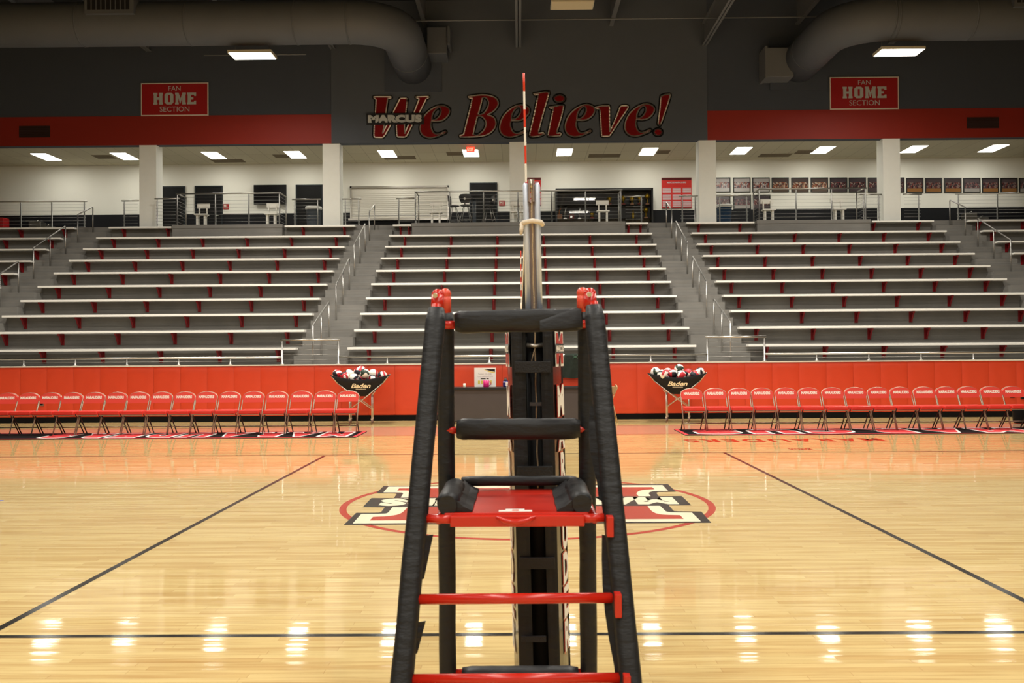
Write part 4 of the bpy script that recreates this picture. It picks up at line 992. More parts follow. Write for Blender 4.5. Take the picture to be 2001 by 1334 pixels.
for i, px in enumerate(CH_L + [-28]):
    x = P(px, 770, YCH + .15).x; y = YCH + rc.uniform(-.02, .02); rz = rc.uniform(-.03, .03)
    if i == 0: c0.location = (x, y, 0.012); c0.rotation_euler = (0, 0, rz); continue
    prc.dup((x, y, .012), rz, 'red folding chair with MARAUDERS on the back, %s from the right in the left row' % RK[i - 1])
for i, px in enumerate(CH_R + [2022]):
    x = P(px, 770, YCH + .15).x; y = YCH + rc.uniform(-.02, .02)
    prc.dup((x, y, .012), rc.uniform(-.03, .03), 'red folding chair with MARAUDERS on the back, ' + ('at the left end of the right row' if i == 0 else '%s from the left in the right row' % RK[i - 1]), 'red folding chairs in the right row')
# tan folding chair by the wall, seen nearly side on
t = thing('tan_folding_chair', 'tan metal folding chair at the right end of the scorer table, side on', 'chair', (P(1196, 780, 20.2).x, 20.2, 0))
cx0 = P(1196, 780, 20.2).x
MB().tube([(cx0 + .10, 20.05, 0), (cx0 + .0, 20.05, .42)], .01, 6).tube([(cx0 + .10, 20.4, 0), (cx0 + .0, 20.4, .42)], .01, 6).build('leg', G['tan_metal'], t)
MB().tube([(cx0 - .12, 20.03, .30), (cx0 + .0, 20.03, .52), (cx0 + .10, 20.04, .74), (cx0 + .09, 20.08, .79), (cx0 + .09, 20.38, .79), (cx0 + .10, 20.42, .74), (cx0, 20.42, .52), (cx0 - .12, 20.42, .30)], .011, 6).build('frame', G['tan_metal'], t)
MB().tube([(cx0 - .12, 20.03, .30), (cx0 - .18, 20.03, .0)], .01, 6).tube([(cx0 - .12, 20.42, .30), (cx0 - .18, 20.42, .0)], .01, 6).build('leg', G['tan_metal'], t)
MB().box(cx0 - .36, cx0 + .02, 20.06, 20.39, .42, .45).build('seat', G['tan_seat'], t, bevel=.01)
MB().add([(cx0 - .1, 20.02, .60), (cx0 + .045, 20.02, .60), (cx0 + .10, 20.02, .76), (cx0 - .06, 20.02, .77), (cx0 - .1, 20.43, .60), (cx0 + .045, 20.43, .60), (cx0 + .10, 20.43, .76), (cx0 - .06, 20.43, .77)], [(0, 1, 2, 3), (7, 6, 5, 4), (0, 3, 7, 4), (1, 5, 6, 2), (3, 2, 6, 7), (0, 4, 5, 1)]).build('backrest', G['tan_seat'], t)
# dark thing at the right edge: a black bin between the chairs
p = F(1996, 828); MB().lathe([(.14, 0), (.16, .02), (.18, .30), (.18, .34), (.15, .34), (.13, .1)], (p.x + .06, p.y + .1, .013), 16).build('floor_bin', G['black_base'], label='black bin standing under the chairs at the right edge', cat='bin')

# ================================================================== RUGS
def rug(x0, x1, y0, y1, word, wx0, wx1, lab):
    t = thing('bench_mat', lab, 'mat', ((x0 + x1) / 2, (y0 + y1) / 2, 0), 'long lettered mats under the chairs')
    MB().box(x0, x1, y0, y1, .003, .011).build('base', G['rug_black'], t)
    for a in ((x0, x1, y0, y0 + .06), (x0, x1, y1 - .06, y1), (x0, x0 + .06, y0 + .06, y1 - .06), (x1 - .06, x1, y0 + .06, y1 - .06)):
        pass
    MB().box(x0, x1, y0, y0 + .07, .0111, .0116).box(x0, x1, y1 - .07, y1, .0111, .0116).box(x0, x0 + .07, y0 + .07, y1 - .07, .0111, .0116).box(x1 - .07, x1, y0 + .07, y1 - .07, .0111, .0116).build('border', G['rug_red'], t)
    n = len(word); pitch = (wx1 - wx0) / n
    for i, ch in enumerate(word):
        xa = wx1 - pitch * (i + .95); xb = wx1 - pitch * (i + .05)
        m = MB(); add_text(m, ch, lambda x, y: Vector((x, y, .0119)), xa, xb, y0 + .13, y1 - .12, 0, bold=.13, flip=True, want=UP)
        add_text(m, ch, lambda x, y: Vector((x, y, .0124)), xa + .055, xb - .055, y0 + .2, y1 - .19, 1, bold=.085, flip=True, want=UP)
        m.build('letter', [G['rug_white'], G['rug_red']], t)
rug(-11.2, -2.98, 16.85, 18.12, 'MARAUDERS', -8.95, -3.12, 'long black mat with red MARAUDERS lettering under the left chairs')
rug(2.95, 10.6, 16.85, 18.12, 'MARCUS', 3.1, 9.4, 'long black mat with red MARCUS lettering under the right chairs')

# ================================================================== BALL CARTS
def cart(cx, cy, rz, lab):
    t = thing('ball_cart', lab, 'ball cart', (0, 0, 0), 'black sling ball carts')
    HX, HY, HZ = .62, .38, 1.06; bx, by, bz = .10, .10, .60
    n = 12
    def rim(u):   # u in 0..4 along the rectangle
        s_ = int(u) % 4; f = u - int(u); c = [(-HX, -HY), (HX, -HY), (HX, HY), (-HX, HY)]
        a, b = c[s_], c[(s_ + 1) % 4]; sag = math.sin(math.pi * f) * (.105 if s_ % 2 == 0 else .07)
        cv = math.sin(math.pi * f) * .05; x = a[0] + (b[0] - a[0]) * f; y = a[1] + (b[1] - a[1]) * f
        if s_ == 0: y += cv
        if s_ == 2: y -= cv
        if s_ == 1: x -= cv
        if s_ == 3: x += cv
        return Vector((x, y, HZ - sag))
    rows = 7; vs_ = []; tot = 4 * n
    for j in range(rows + 1):
        f = j / rows
        for k in range(tot):
            p_ = rim(k / n * 1.0); s_ = math.sin(f * math.pi / 2) if f < 1 else 1
            q_ = Vector((max(-bx, min(bx, p_.x * .4)), max(-by, min(by, p_.y * .4)), bz)); g_ = f ** .85
            v_ = p_.lerp(q_, g_); v_.z -= .05 * math.sin(f * math.pi); vs_.append(v_)
    fs = [(j * tot + k, j * tot + (k + 1) % tot, (j + 1) * tot + (k + 1) % tot, (j + 1) * tot + k) for j in range(rows) for k in range(tot)]
    fs.append(tuple(rows * tot + k for k in range(tot)))
    sl = MB().add(vs_, fs, 0, True).build('sling', G['sling_black'], t)
    so = sl.modifiers.new('solid', 'SOLIDIFY'); so.thickness = .008
    m = MB()
    yy = -HY + .022
    def tof(x, z):
        best = min(range(101), key=lambda k: abs((HZ - .105) + (bz - HZ + .105) * (k / 100) ** .85 - .05 * math.sin(math.pi * k / 100) - z)) / 100
        y = (-HY + .05) + (HY - .05 - .10) * best ** .85
        return Vector((x, y - .022 - .02 * abs(x), z))
    add_text(m, 'Baden', tof, -.20, .22, .775, .875, bold=.03, shear=.35); m.box(-.10, .12, tof(0.1, .75).y, tof(0.1, .75).y + .004, .748, .756)
    m.build('logo', G['cream_print'], sl)
    for sx in (-1, 1):
        for sy in (-1, 1):
            MB().tube([(sx * .235, sy * .21, .11), (sx * .235, sy * .21, .64)], .013, 8).build('leg', G['alu'], t)
            c_ = MB(); x_, y_ = sx * .235, sy * .21
            c_.tube([(x_ - .012, y_ - .02, .045), (x_ + .012, y_ - .02, .045)], .045, 14, 1); c_.tube([(x_, y_, .12), (x_, y_ - .02, .05)], .010, 6, 0)
            c_.box(x_ - .02, x_ + .02, y_ - .03, y_ + .01, .085, .12, 0); c_.build('caster', [G['alu'], G['caster']], t)
    for sy in (-1, 1):
        for sx in (-1, 1):
            MB().tube([(sx * .235, sy * .205, .32), (-sx * .06, sy * .21, .54), (-sx * .50, sy * .30, .90)], .011, 6).build('brace', G['alu'], t)
            MB().tube([(sx * .235, sy * .2, .62), (sx * .30, sy * .24, .70)], .011, 6).build('brace', G['alu'], t)
    for sx in (-1, 1):
        for sy in (-1, 1): MB().tube([(sx * .235, sy * .2, .32), (sx * .235, -sy * .2, .60)], .010, 6).build('brace', G['alu'], t)
    for sx in (-1, 1):
        for sy in (-1, 1): MB().tube([(sx * .46, sy * .29, .86), (sx * (HX - .01), sy * (HY - .01), HZ - .01)], .011, 6).build('arm', G['alu'], t)
    t.location = (cx, cy, 0); t.rotation_euler = (0, 0, rz); settags(t, lab)
    return t
cl_x, cr_x, cyy = P(705, 740, 20.15).x, P(1325, 740, 20.15).x, 20.2
cart(cl_x, cyy, R(6), 'black sling ball cart at the right end of the left chair row')
cart(cr_x, cyy, R(-12), 'black sling ball cart at the left end of the right chair row')
def ball(pattern, mats):
    """volleyball: cube-sphere of six faces with three strips each"""
    m = MB(); n = 9; r_ = .104
    for f in range(6):
        ax = f // 2; sg = 1 if f % 2 else -1
        vs_ = []
        for j in range(n + 1):
            for i in range(n + 1):
                u, v = math.tan((-1 + 2 * i / n) * math.pi / 4), math.tan((-1 + 2 * j / n) * math.pi / 4); c = [0, 0, 0]; c[ax] = sg; c[(ax + 1) % 3] = u; c[(ax + 2) % 3] = v
                vs_.append(Vector(c).normalized() * r_)
        for j in range(n):
            for i in range(n):
                st = i // 3; q = [j * (n + 1) + i, j * (n + 1) + i + 1, (j + 1) * (n + 1) + i + 1, (j + 1) * (n + 1) + i]
                a, b, c = vs_[q[0]], vs_[q[1]], vs_[q[2]]
                if (b - a).cross(c - a).dot(a) < 0: q = q[::-1]
                m.add([vs_[k] for k in q], [(0, 1, 2, 3)], pattern[(f + st) % len(pattern)] if st != 1 else pattern[(f * 2 + 1) % len(pattern)], True)
    return m.mesh('volleyball', mats, Vector((0, 0, 0)))
BM = [ball((0, 1, 0, 2), [G['ball_white'], G['ball_red'], G['ball_black']]), ball((0, 2, 0, 0, 1), [G['ball_white'], G['ball_red'], G['ball_black']]), ball((1, 0, 1, 0, 2), [G['ball_white'], G['ball_red'], G['ball_black']]), ball((0, 2, 2, 0), [G['ball_white'], G['ball_red'], G['ball_green']])]
def balls(spec, cartn):
    for i, (px, py, Y, k, lab) in enumerate(spec):
        o = bpy.data.objects.new('volleyball', BM[k]); COL.objects.link(o); o.location = P(px, py, Y)
        rr = random.Random(i * 7 + len(cartn)); o.rotation_euler = (rr.uniform(0, 6), rr.uniform(0, 6), rr.uniform(0, 6))
        settags(o, 'volleyball in the %s ball cart, %s' % (cartn, lab), 'volleyball', 'volleyballs in the %s ball cart' % cartn)
balls([(659, 731, 20.05, 2, 'at the far left of the heap'), (673, 735.5, 19.97, 0, 'front left against the rim'), (682.5, 730, 20.25, 1, 'behind the front left ball'), (692, 739, 20.08, 1, 'low left of centre, mostly under the rim'), (700.5, 727, 20.25, 2, 'up left of the black striped one'), (706, 724, 20.45, 0, 'highest at the back'),
       (713, 729.5, 20.0, 3, 'black striped one high in the centre'), (709, 741, 20.15, 2, 'low in the centre under the striped one'), (729, 729.5, 20.2, 2, 'red striped one right of centre'), (728, 741, 20.12, 1, 'low right of centre, mostly under the rim'), (747, 734, 20.1, 0, 'at the far right of the heap'), (694, 750, 20.22, 0, 'buried low in the left half'), (717, 750, 20.22, 1, 'buried low in the middle')], 'left')
balls([(1281, 726.5, 20.15, 3, 'at the far left of the heap'), (1294, 731.5, 20.0, 1, 'low beside the far left ball'), (1305, 728, 20.3, 2, 'behind, left of the highest ball'), (1315, 730, 20.05, 0, 'just left of centre'), (1327, 720.5, 20.2, 3, 'highest with dark green stripes'), (1331, 733, 19.97, 2, 'low in the centre under the highest ball'),
       (1345, 729, 20.15, 2, 'right of centre, red and white'), (1357, 733, 20.0, 0, 'low between the two right balls'), (1368, 727, 20.15, 1, 'at the far right of the heap'), (1310, 741, 20.2, 0, 'buried low in the left half'), (1338, 744, 20.2, 1, 'buried low in the middle')], 'right')

# ================================================================== SCORER TABLE AND WHAT IS ON IT
tx0, tx1 = P(880, 770, 19.9).x, P(1148, 770, 19.9).x; zt3 = P(940, 757, 19.9).z
t = thing('scorer_table', 'long black scorer table with a dark grey front against the red wall', 'table', ((tx0 + tx1) / 2, 20.2, 0))
MB().box(tx0, tx1, 19.86, 20.5, zt3 - .045, zt3).build('tabletop', G['table_black'], t, bevel=.004)
MB().box(tx0 + .02, tx1 - .02, 19.9, 19.93, .06, zt3 - .045).build('front_panel', G['table_cloth'], t)
for sx in (tx0 + .08, tx1 - .08):
    for sy in (19.98, 20.44): MB().tube([(sx, sy, 0), (sx, sy, zt3 - .045)], .016, 8).build('leg', G['table_black'], t)
a, b = P(927, 757, 20.3), P(969, 718, 20.3)
ps = thing('poster', 'white thank you poster propped up on the scorer table', 'poster', ((a.x + b.x) / 2, 20.3, zt3))
zh = b.z; pz_ = zt3
MB().box(a.x, b.x, 20.3, 20.31, pz_ + .001, zh).build('board', G['poster_white'], ps)
tow = lambda x, z: Vector((x, 20.297, z)); Wd, Hh = b.x - a.x, zh - pz_
m = MB(); add_text(m, 'THANK YOU FOR', tow, a.x + Wd * .18, b.x - Wd * .2, pz_ + Hh * .63, pz_ + Hh * .70); add_text(m, 'YOUR DEDICATION', tow, a.x + Wd * .12, b.x - Wd * .15, pz_ + Hh * .51, pz_ + Hh * .58); m.build('lettering', G['ink_grey'], ps)
m = MB(); m.flat([[(a.x + Wd * .45, zh - .03), (b.x - .02, zh - .03), (b.x - .02, zh - .09), (a.x + Wd * .7, zh - .065)]], tow)
add_text(m, 'marauder pride', tow, a.x + Wd * .3, b.x - Wd * .32, pz_ + Hh * .40, pz_ + Hh * .45, bold=.02) if False else None
m.box(a.x + Wd * .3, a.x + Wd * .52, 20.296, 20.2975, pz_ + Hh * .41, pz_ + Hh * .45).box(a.x + Wd * .56, a.x + Wd * .67, 20.296, 20.2975, pz_ + Hh * .41, pz_ + Hh * .45)
m.build('black_swoosh', G['paint_black'], ps)
m = MB(); m.flat([[(a.x + Wd * .4, zh - .035), (a.x + Wd * .7, zh - .075), (b.x - .02, zh - .10), (b.x - .02, zh - .12), (a.x + Wd * .66, zh - .09)]], lambda x, z: Vector((x, 20.2975, z))); m.build('yellow_swoosh', G['poster_yellow'], ps)
m = MB()
for q in range(5): m.box(a.x + Wd * (.17 + q * .135), a.x + Wd * (.26 + q * .135), 20.296, 20.2975, pz_ + Hh * .16, pz_ + Hh * .33)
m.build('emblem', G['poster_yellow'], ps); 
def cup_at(px, top, Y, r_, mat, name, lab, cat, handle=False, lid=None):
    x = P(px, 750, Y).x; h = P(px, top, Y).z - zt3; t = thing(name, lab, cat, (x, Y, zt3))
    MB().lathe([(r_ * .9, 0), (r_, .01), (r_, h), (r_ * .88, h), (r_ * .85, .02)], (x, Y, zt3 + .0005), 18).build('body', mat, t)
    if handle: MB().tube([(x + r_ * .9, Y, zt3 + h * .85), (x + r_ * 1.6, Y, zt3 + h * .75), (x + r_ * 1.7, Y, zt3 + h * .4), (x + r_ * .9, Y, zt3 + h * .2)], .008, 6).build('handle', mat, t)
    if lid: MB().lathe([(r_ * .9, h), (r_ * .7, h + .03), (r_ * .45, h + .05)], (x, Y, zt3 + .0005), 16).build('lid', lid, t); MB().tube([(x - .025, Y, zt3 + h + .04), (x - .02, Y, zt3 + h + .075), (x + .02, Y, zt3 + h + .075), (x + .025, Y, zt3 + h + .04)], .006, 6).build('loop_handle', lid, t)
    return t, x, h
cup_at(950, 743, 20.1, .062, G['mug'], 'mug', 'magenta mug with a handle in front of the white poster', 'mug', True)
t, x, h = cup_at(988, 744, 20.1, .055, G['bottle_blue'], 'water_bottle', 'dark blue water bottle on the table left of the net post', 'bottle', False, G['table_black'])
MB().tube([(x, 20.1, zt3 + .02), (x, 20.1, zt3 + h - .02)], .0562, 18, caps=False).build('label_band', G['white_print'], t)
MB().box(x - .056, x - .0, 20.035, 20.06, zt3 + .02, zt3 + h - .03).build('print_patch', G['bottle_blue'], t)
cup_at(907.5, 749, 20.1, .028, G['glassy'], 'tumbler', 'small pale tumbler at the left part of the scorer table', 'cup')
# green jacket over the railing
a0, a1 = P(1104, 691, 20.9), P(1142, 690, 20.9); b0, b1 = P(1096.5, 739, 20.85), P(1152, 737, 20.85)
jk = thing('jacket', 'dark green jacket with a small pale logo hanging over the wall railing', 'jacket', ((b0.x + b1.x) / 2, 20.9, b0.z))
m = MB(); nx, nz = 14, 10; vs_ = []
for j in range(nz + 1):
    for i in range(nx + 1):
        u, v = i / nx, j / nz; l = a0.lerp(b0, v); r2 = a1.lerp(b1, v); p = l.lerp(r2, u)
        p.y = 20.90 - .045 * math.sin(math.pi * u) - .012 * math.sin(u * 17 + v * 3) * v - .02 * v; p.z += .012 * math.sin(u * 11) * v
        vs_.append(p)
k0 = len(vs_); vs_ += [Vector((v.x, v.y + (.13 if v.z > 1.30 else .015), v.z)) for v in vs_]
fs = [(j * (nx + 1) + i, (j + 1) * (nx + 1) + i, (j + 1) * (nx + 1) + i + 1, j * (nx + 1) + i + 1) for j in range(nz) for i in range(nx)]
fs += [tuple(k0 + q for q in f[::-1]) for f in fs]
fs += [(i, i + 1, k0 + i + 1, k0 + i) for i in range(nx)] + [(j * (nx + 1), k0 + j * (nx + 1), k0 + (j + 1) * (nx + 1), (j + 1) * (nx + 1)) for j in range(nz)] + [(j * (nx + 1) + nx, (j + 1) * (nx + 1) + nx, k0 + (j + 1) * (nx + 1) + nx, k0 + j * (nx + 1) + nx) for j in range(nz)]
m.add(vs_, fs, 0, True); m.build('cloth', G['green_cloth'], jk)
lc = P(1124, 697, 20.82); m = MB()
for s_ in (-1, 1):
    arc = [(lc.x + .05 * math.cos(a_), 20.82, lc.z + s_ * (.045 - .038 * math.sin(a_))) for a_ in [math.pi * k / 8 for k in range(9)]]
    m.tube(arc, .0045, 5)
m.build('logo', G['mint'], jk)

# ================================================================== NET, ANTENNAS, POST
NX, NTOP = .03, 2.24
nt_ = thing('volleyball_net', 'volleyball net strung along the court, seen almost edge on', 'net', (NX, 9.5, 1.24))
yn0, yn1 = 4.75, 14.45
MB().box(NX - .006, NX + .006, yn0, yn1, NTOP - .07, NTOP).build('top_tape', G['antenna_white'], nt_)
MB().box(NX - .005, NX + .005, yn0, yn1, 1.24, 1.29).build('bottom_tape', G['antenna_white'], nt_)
m = MB(); n = int((yn1 - yn0) / .1)
for i in range(n + 1): y = yn0 + (yn1 - yn0) * i / n; m.box(NX - .0015, NX + .0015, y - .0015, y + .0015, 1.29, NTOP - .07)
for j in range(1, 9): z = 1.29 + .88 * j / 9; m.box(NX - .0015, NX + .0015, yn0, yn1, z - .0015, z + .0015)
m.build('netting', G['net_black'], nt_)
for zc_ in (2.21, 1.265): MB().tube([(NX, yn0, zc_), (.055, 4.40, zc_)], .004, 6).build('tension_cord', G['rope'], nt_); MB().tube([(NX, yn1, zc_), (.11, 14.72, zc_)], .004, 6).build('tension_cord', G['rope'], nt_)
for Ya, lab, dx, lean in ((5.06, 'red and white striped net antenna on the near sideline', .023, -.025), (14.0, 'red and white striped net antenna on the far sideline', -.014, -.0)):
    t = thing('antenna', lab, 'antenna', (NX + dx, Ya, 1.24), 'striped net antennas')
    m = MB(); f = lambda z: Vector((NX + dx + lean * (z - 1.24) / 1.8, Ya, z))
    for k in range(18):
        zt4 = 3.035 - k * .0985; m.tube([f(zt4 - .0985), f(zt4)], .0058, 8, k % 2, caps=(k in (0, 17)))
    m.build('striped_rod', [G['antenna_red'], G['antenna_white']], t)
    MB().box(NX + dx - .012, NX + dx + .012, Ya - .02, Ya + .02, 2.12, 2.26).build('clamp', G['antenna_white'], t)
YP = 4.35
def netpost(yp, xo, lab, s_=1, full=True):
    t = thing('net_post', lab, 'post', (xo, yp, 0), 'net posts'); lean = .034
    X = lambda z: xo + lean * (1 - z / 2.3) * s_
    zt5 = 2.31
    zs0 = 1.63 if full else 0
    for dx in (-.0265, .0265):
        MB().tube([(X(zs0) + dx, yp, zs0), (X(zt5) + dx * 1.0, yp, zt5 - .012), (X(zt5) + dx, yp, zt5)], [.0135, .0135, .008], 14).build('tube', G['chrome_blue'], t)
    if full: MB().tube([(X(0), yp, .0), (X(zs0), yp, zs0)], .042, 14).build('slot_shade_tube', G['black_void'], t)  # shade inside the pad slot, put in as a black tube
    MB().add([(X(zs0) - .016, yp + .004 * s_, zs0), (X(zs0) + .016, yp + .004 * s_, zs0), (X(2.22) + .016, yp + .004 * s_, 2.22), (X(2.22) - .016, yp + .004 * s_, 2.22),
              (X(zs0) - .016, yp + .03 * s_, zs0), (X(zs0) + .016, yp + .03 * s_, zs0), (X(2.22) + .016, yp + .03 * s_, 2.22), (X(2.22) - .016, yp + .03 * s_, 2.22)],
             [(0, 1, 2, 3), (7, 6, 5, 4), (0, 3, 7, 4), (1, 5, 6, 2), (3, 2, 6, 7), (0, 4, 5, 1)]).build('core', G['post_core'], t)
    MB().box(X(2.3) - .014, X(2.3) - .006, yp - .02, yp + .03, 2.22, 2.325).box(X(2.3) + .006, X(2.3) + .014, yp - .02, yp + .03, 2.22, 2.325).build('pulley_cheeks', G['post_core'], t)
    MB().tube([(X(2.3) - .005, yp + .005, 2.30), (X(2.3) + .005, yp + .005, 2.30)], .028, 16).build('pulley', G['bolt'], t)
    if full:
        pts = [(X(z) + .0015 * math.sin(z * 40), yp - (.012 if z > 1.63 else .048), z) for z in [.9 + 1.42 * k / 50 for k in range(51)]]
        MB().tube(pts, .004, 6, wob=.25).build('rope', G['rope'], t)
        MB().lathe([(.0, 1.68), (.05, 1.68), (.105, 1.685), (.11, 1.695), (.10, 1.705), (.05, 1.71)], (X(1.69) + .0, yp, 0), 18).build('collar', G['black_base'], t)
        z = P(1040, 436, YP).z
        MB().tube([(X(z) - .048, yp + .01, z - .005), (X(z) - .04, yp - .022, z), (X(z), yp - .028, z + .008), (X(z) + .04, yp - .022, z + .002), (X(z) + .048, yp + .01, z - .005)], .0115, 8).build('strap', G['strap_white'], t)
        MB().tube([(X(z) - .046, yp - .015, z - .005), (X(z) - .05, yp - .02, z - .03), (X(z) - .052, yp - .018, z - .055)], [.010, .010, .006], 7).build('strap_tail', G['strap_white'], t)
        wz = P(1040, 676, YP).z; MB().tube([(X(wz) - .038, yp - .055, wz + .004), (X(wz), yp - .06, wz), (X(wz) + .038, yp - .055, wz + .004)], .010, 8).build('cleat', G['alu'], t)
        wz2 = P(1040, 788, YP).z; MB().box(X(wz2) - .03, X(wz2) + .03, yp - .06, yp - .045, wz2 - .008, wz2 + .008).build('cleat', G['steel_paint'], t)
        MB().tube([(X(wz), yp - .058, wz - .01), (X(wz) - .012, yp - .06, wz - .05), (X(wz) - .02, yp - .055, wz - .085)], .0025, 5).build('loose_cord', G['rope'], t)
    MB().lathe([(.16, 0), (.16, .012), (.05, .02)], (X(0), yp, 0), 20).build('floor_plate', G['galv'], t)
    return t
netpost(YP, P(1040, 500, YP).x - .002, 'blue and chrome net post with a rope and white strap rising above its pad')
netpost(14.75, .115, 'far net post hidden behind the near one', -1, False)
# post pad: open-fronted wrap of four slabs
pd = thing('post_pad', 'tall black pad wrapped around the net post, white MARAUDERS letters down its side', 'pad', (.06, YP, 0))
zt6 = P(1040, 612, 4.25).z
def sect(z):
    """cross-section corners at height z: front-left, front-right, back-right, back-left"""
    f = 1 - z / 1.68; d = .030 * f
    return [Vector((-.044 + d, 4.235, z)), Vector((.143 + d * .9, 4.235, z)), Vector((.196 + d * 1.05, 4.50, z)), Vector((-.066 + d * .95, 4.50, z))]
def slot(z):
    f = 1 - z / 1.68; w_ = .047 if z > 1.45 else .035; return (.052 + .033 * f - w_, .052 + .033 * f + w_)
ZS = [.02, .2, .4, .6, .8, 1.0, 1.15, 1.3, 1.44, 1.46, 1.55, 1.66]
def slab(name, pa, pb, th, mat, wob=.0):
    m = MB(); vs_ = []; rnd = random.Random(len(name))
    for z in ZS:
        a, b = pa(z), pb(z); d = (b - a).normalized(); nrm = Vector((d.y, -d.x, 0)); 
        k = wob * (rnd.random() - .5)
        for q in range(5):
            f = q / 4; o_ = math.sin(math.pi * f) * .006 + k; vs_ += [a.lerp(b, f) + nrm * o_, a.lerp(b, f) - nrm * th]
    n = 10; fs = []
    for i in range(len(ZS) - 1):
        for q in range(4):
            o1, o2 = i * n + q * 2, (i + 1) * n + q * 2
            fs += [(o1, o1 + 2, o2 + 2, o2), (o1 + 1, o2 + 1, o2 + 3, o1 + 3)]
        fs += [(i * n, (i + 1) * n, (i + 1) * n + 1, i * n + 1), (i * n + 8, i * n + 9, (i + 1) * n + 9, (i + 1) * n + 8)]
    L_ = (len(ZS) - 1) * n
    for q in range(4): fs += [(q * 2, q * 2 + 1, q * 2 + 3, q * 2 + 2), (L_ + q * 2, L_ + q * 2 + 2, L_ + q * 2 + 3, L_ + q * 2 + 1)]
    m.add(vs_, fs, 0, False); return m.build(name, mat, pd)
slab('front_flap', lambda z: sect(z)[0], lambda z: Vector((slot(z)[0], 4.235, z)), .05, G['pad_black'], .004)
slab('front_flap', lambda z: Vector((slot(z)[1], 4.235, z)), lambda z: sect(z)[1], .05, G['pad_black'], .004)
rs = slab('side_panel', lambda z: sect(z)[1], lambda z: sect(z)[2], .04, G['vinyl_black'])
ls = slab('side_panel', lambda z: sect(z)[3], lambda z: sect(z)[0], .04, G['vinyl_black'])
slab('back_panel', lambda z: sect(z)[2], lambda z: sect(z)[3], .04, G['vinyl_black'])
MB().box(-.03, .165, 4.24, 4.49, zt6 - .01, zt6 + .02).build('top_cap', G['pad_black'], pd, bevel=.01)
for yy, h_ in ((717, .026), (921, .024), (1100, .026), (1248, .014)):
    z = P(1040, yy, 4.22).z; s_ = sect(z); MB().box(s_[0].x + .012, s_[1].x - .012 if h_ > .02 else s_[1].x - .06, 4.215, 4.229, z - h_, z + h_).build('hook_strap', G['strap_black'], pd, bevel=.003)
# lettering down both side panels
def side_map(side, push):
    def f(u, z):
        s_ = sect(z); a, b = (s_[1], s_[2]) if side > 0 else (s_[0], s_[3]); d = (b - a).normalized(); nrm = Vector((d.y, -d.x, 0)) * side
        return a.lerp(b, u) + nrm * push
    return f
zL0 = P(1088, 753, 4.3).z; pit = (P(1088, 753, 4.3).z - P(1088, 1284, 4.3).z) / 8
for side, par in ((1, rs), (-1, ls)):
    for i, ch in enumerate('MARAUDERS'):
        zt7 = zL0 - i * pit; za = zt7 - pit * .92
        if za < .03: continue
        m = MB(); wn = (1, 0, 0) if side > 0 else (-1, 0, 0)
        u0, u1 = ((.16, .82) if i < 2 else (.34, .84)); u0, u1 = (u0, u1) if side > 0 else (u1, u0)
        add_text(m, ch, side_map(side, .0085), u0 - .04 * (1 if side > 0 else -1), u1 + .04 * (1 if side > 0 else -1), za - .005, zt7 + .005, 0, bold=.075, want=wn)
        add_text(m, ch, side_map(side, .0105), u0, u1, za, zt7, 1, bold=.045, want=wn); m.build('letter', [G['stand_red'], G['white_print']], par)
    m = MB(); wn = (1, 0, 0) if side > 0 else (-1, 0, 0); sm_ = side_map(side, .0085); sm2 = side_map(side, .0105); sm3 = side_map(side, .0125)
    zb8, zt8 = P(1088, 716, 4.3).z, P(1088, 645, 4.3).z
    u0, u1 = (.08, .95) if side > 0 else (.95, .08); su = 1 if side > 0 else -1
    add_text(m, 'M', sm_, u0, u1, zb8, zt8, 1, bold=.1, want=wn); add_text(m, 'M', sm2, u0 + .08 * su, u1 - .08 * su, zb8 + .012, zt8 - .012, 0, bold=.06, want=wn)
    zm = (zb8 + zt8) / 2
    q = [sm2(u0, zm - .022) , sm2(u1, zm - .022), sm2(u1, zm + .022), sm2(u0, zm + .022)]; nv = (q[1] - q[0]).cross(q[2] - q[0]); q = [v + Vector((side * .001, 0, 0)) for v in q]
    m.add(q, [(0, 1, 2, 3)], 2); add_text(m, 'MARCUS', sm3, u0 + .04 * su, u1 - .04 * su, zm - .015, zm + .015, 1, bold=.04, want=wn)
    m.build('emblem', [G['stand_red'], G['white_print'], G['paint_black']], par)

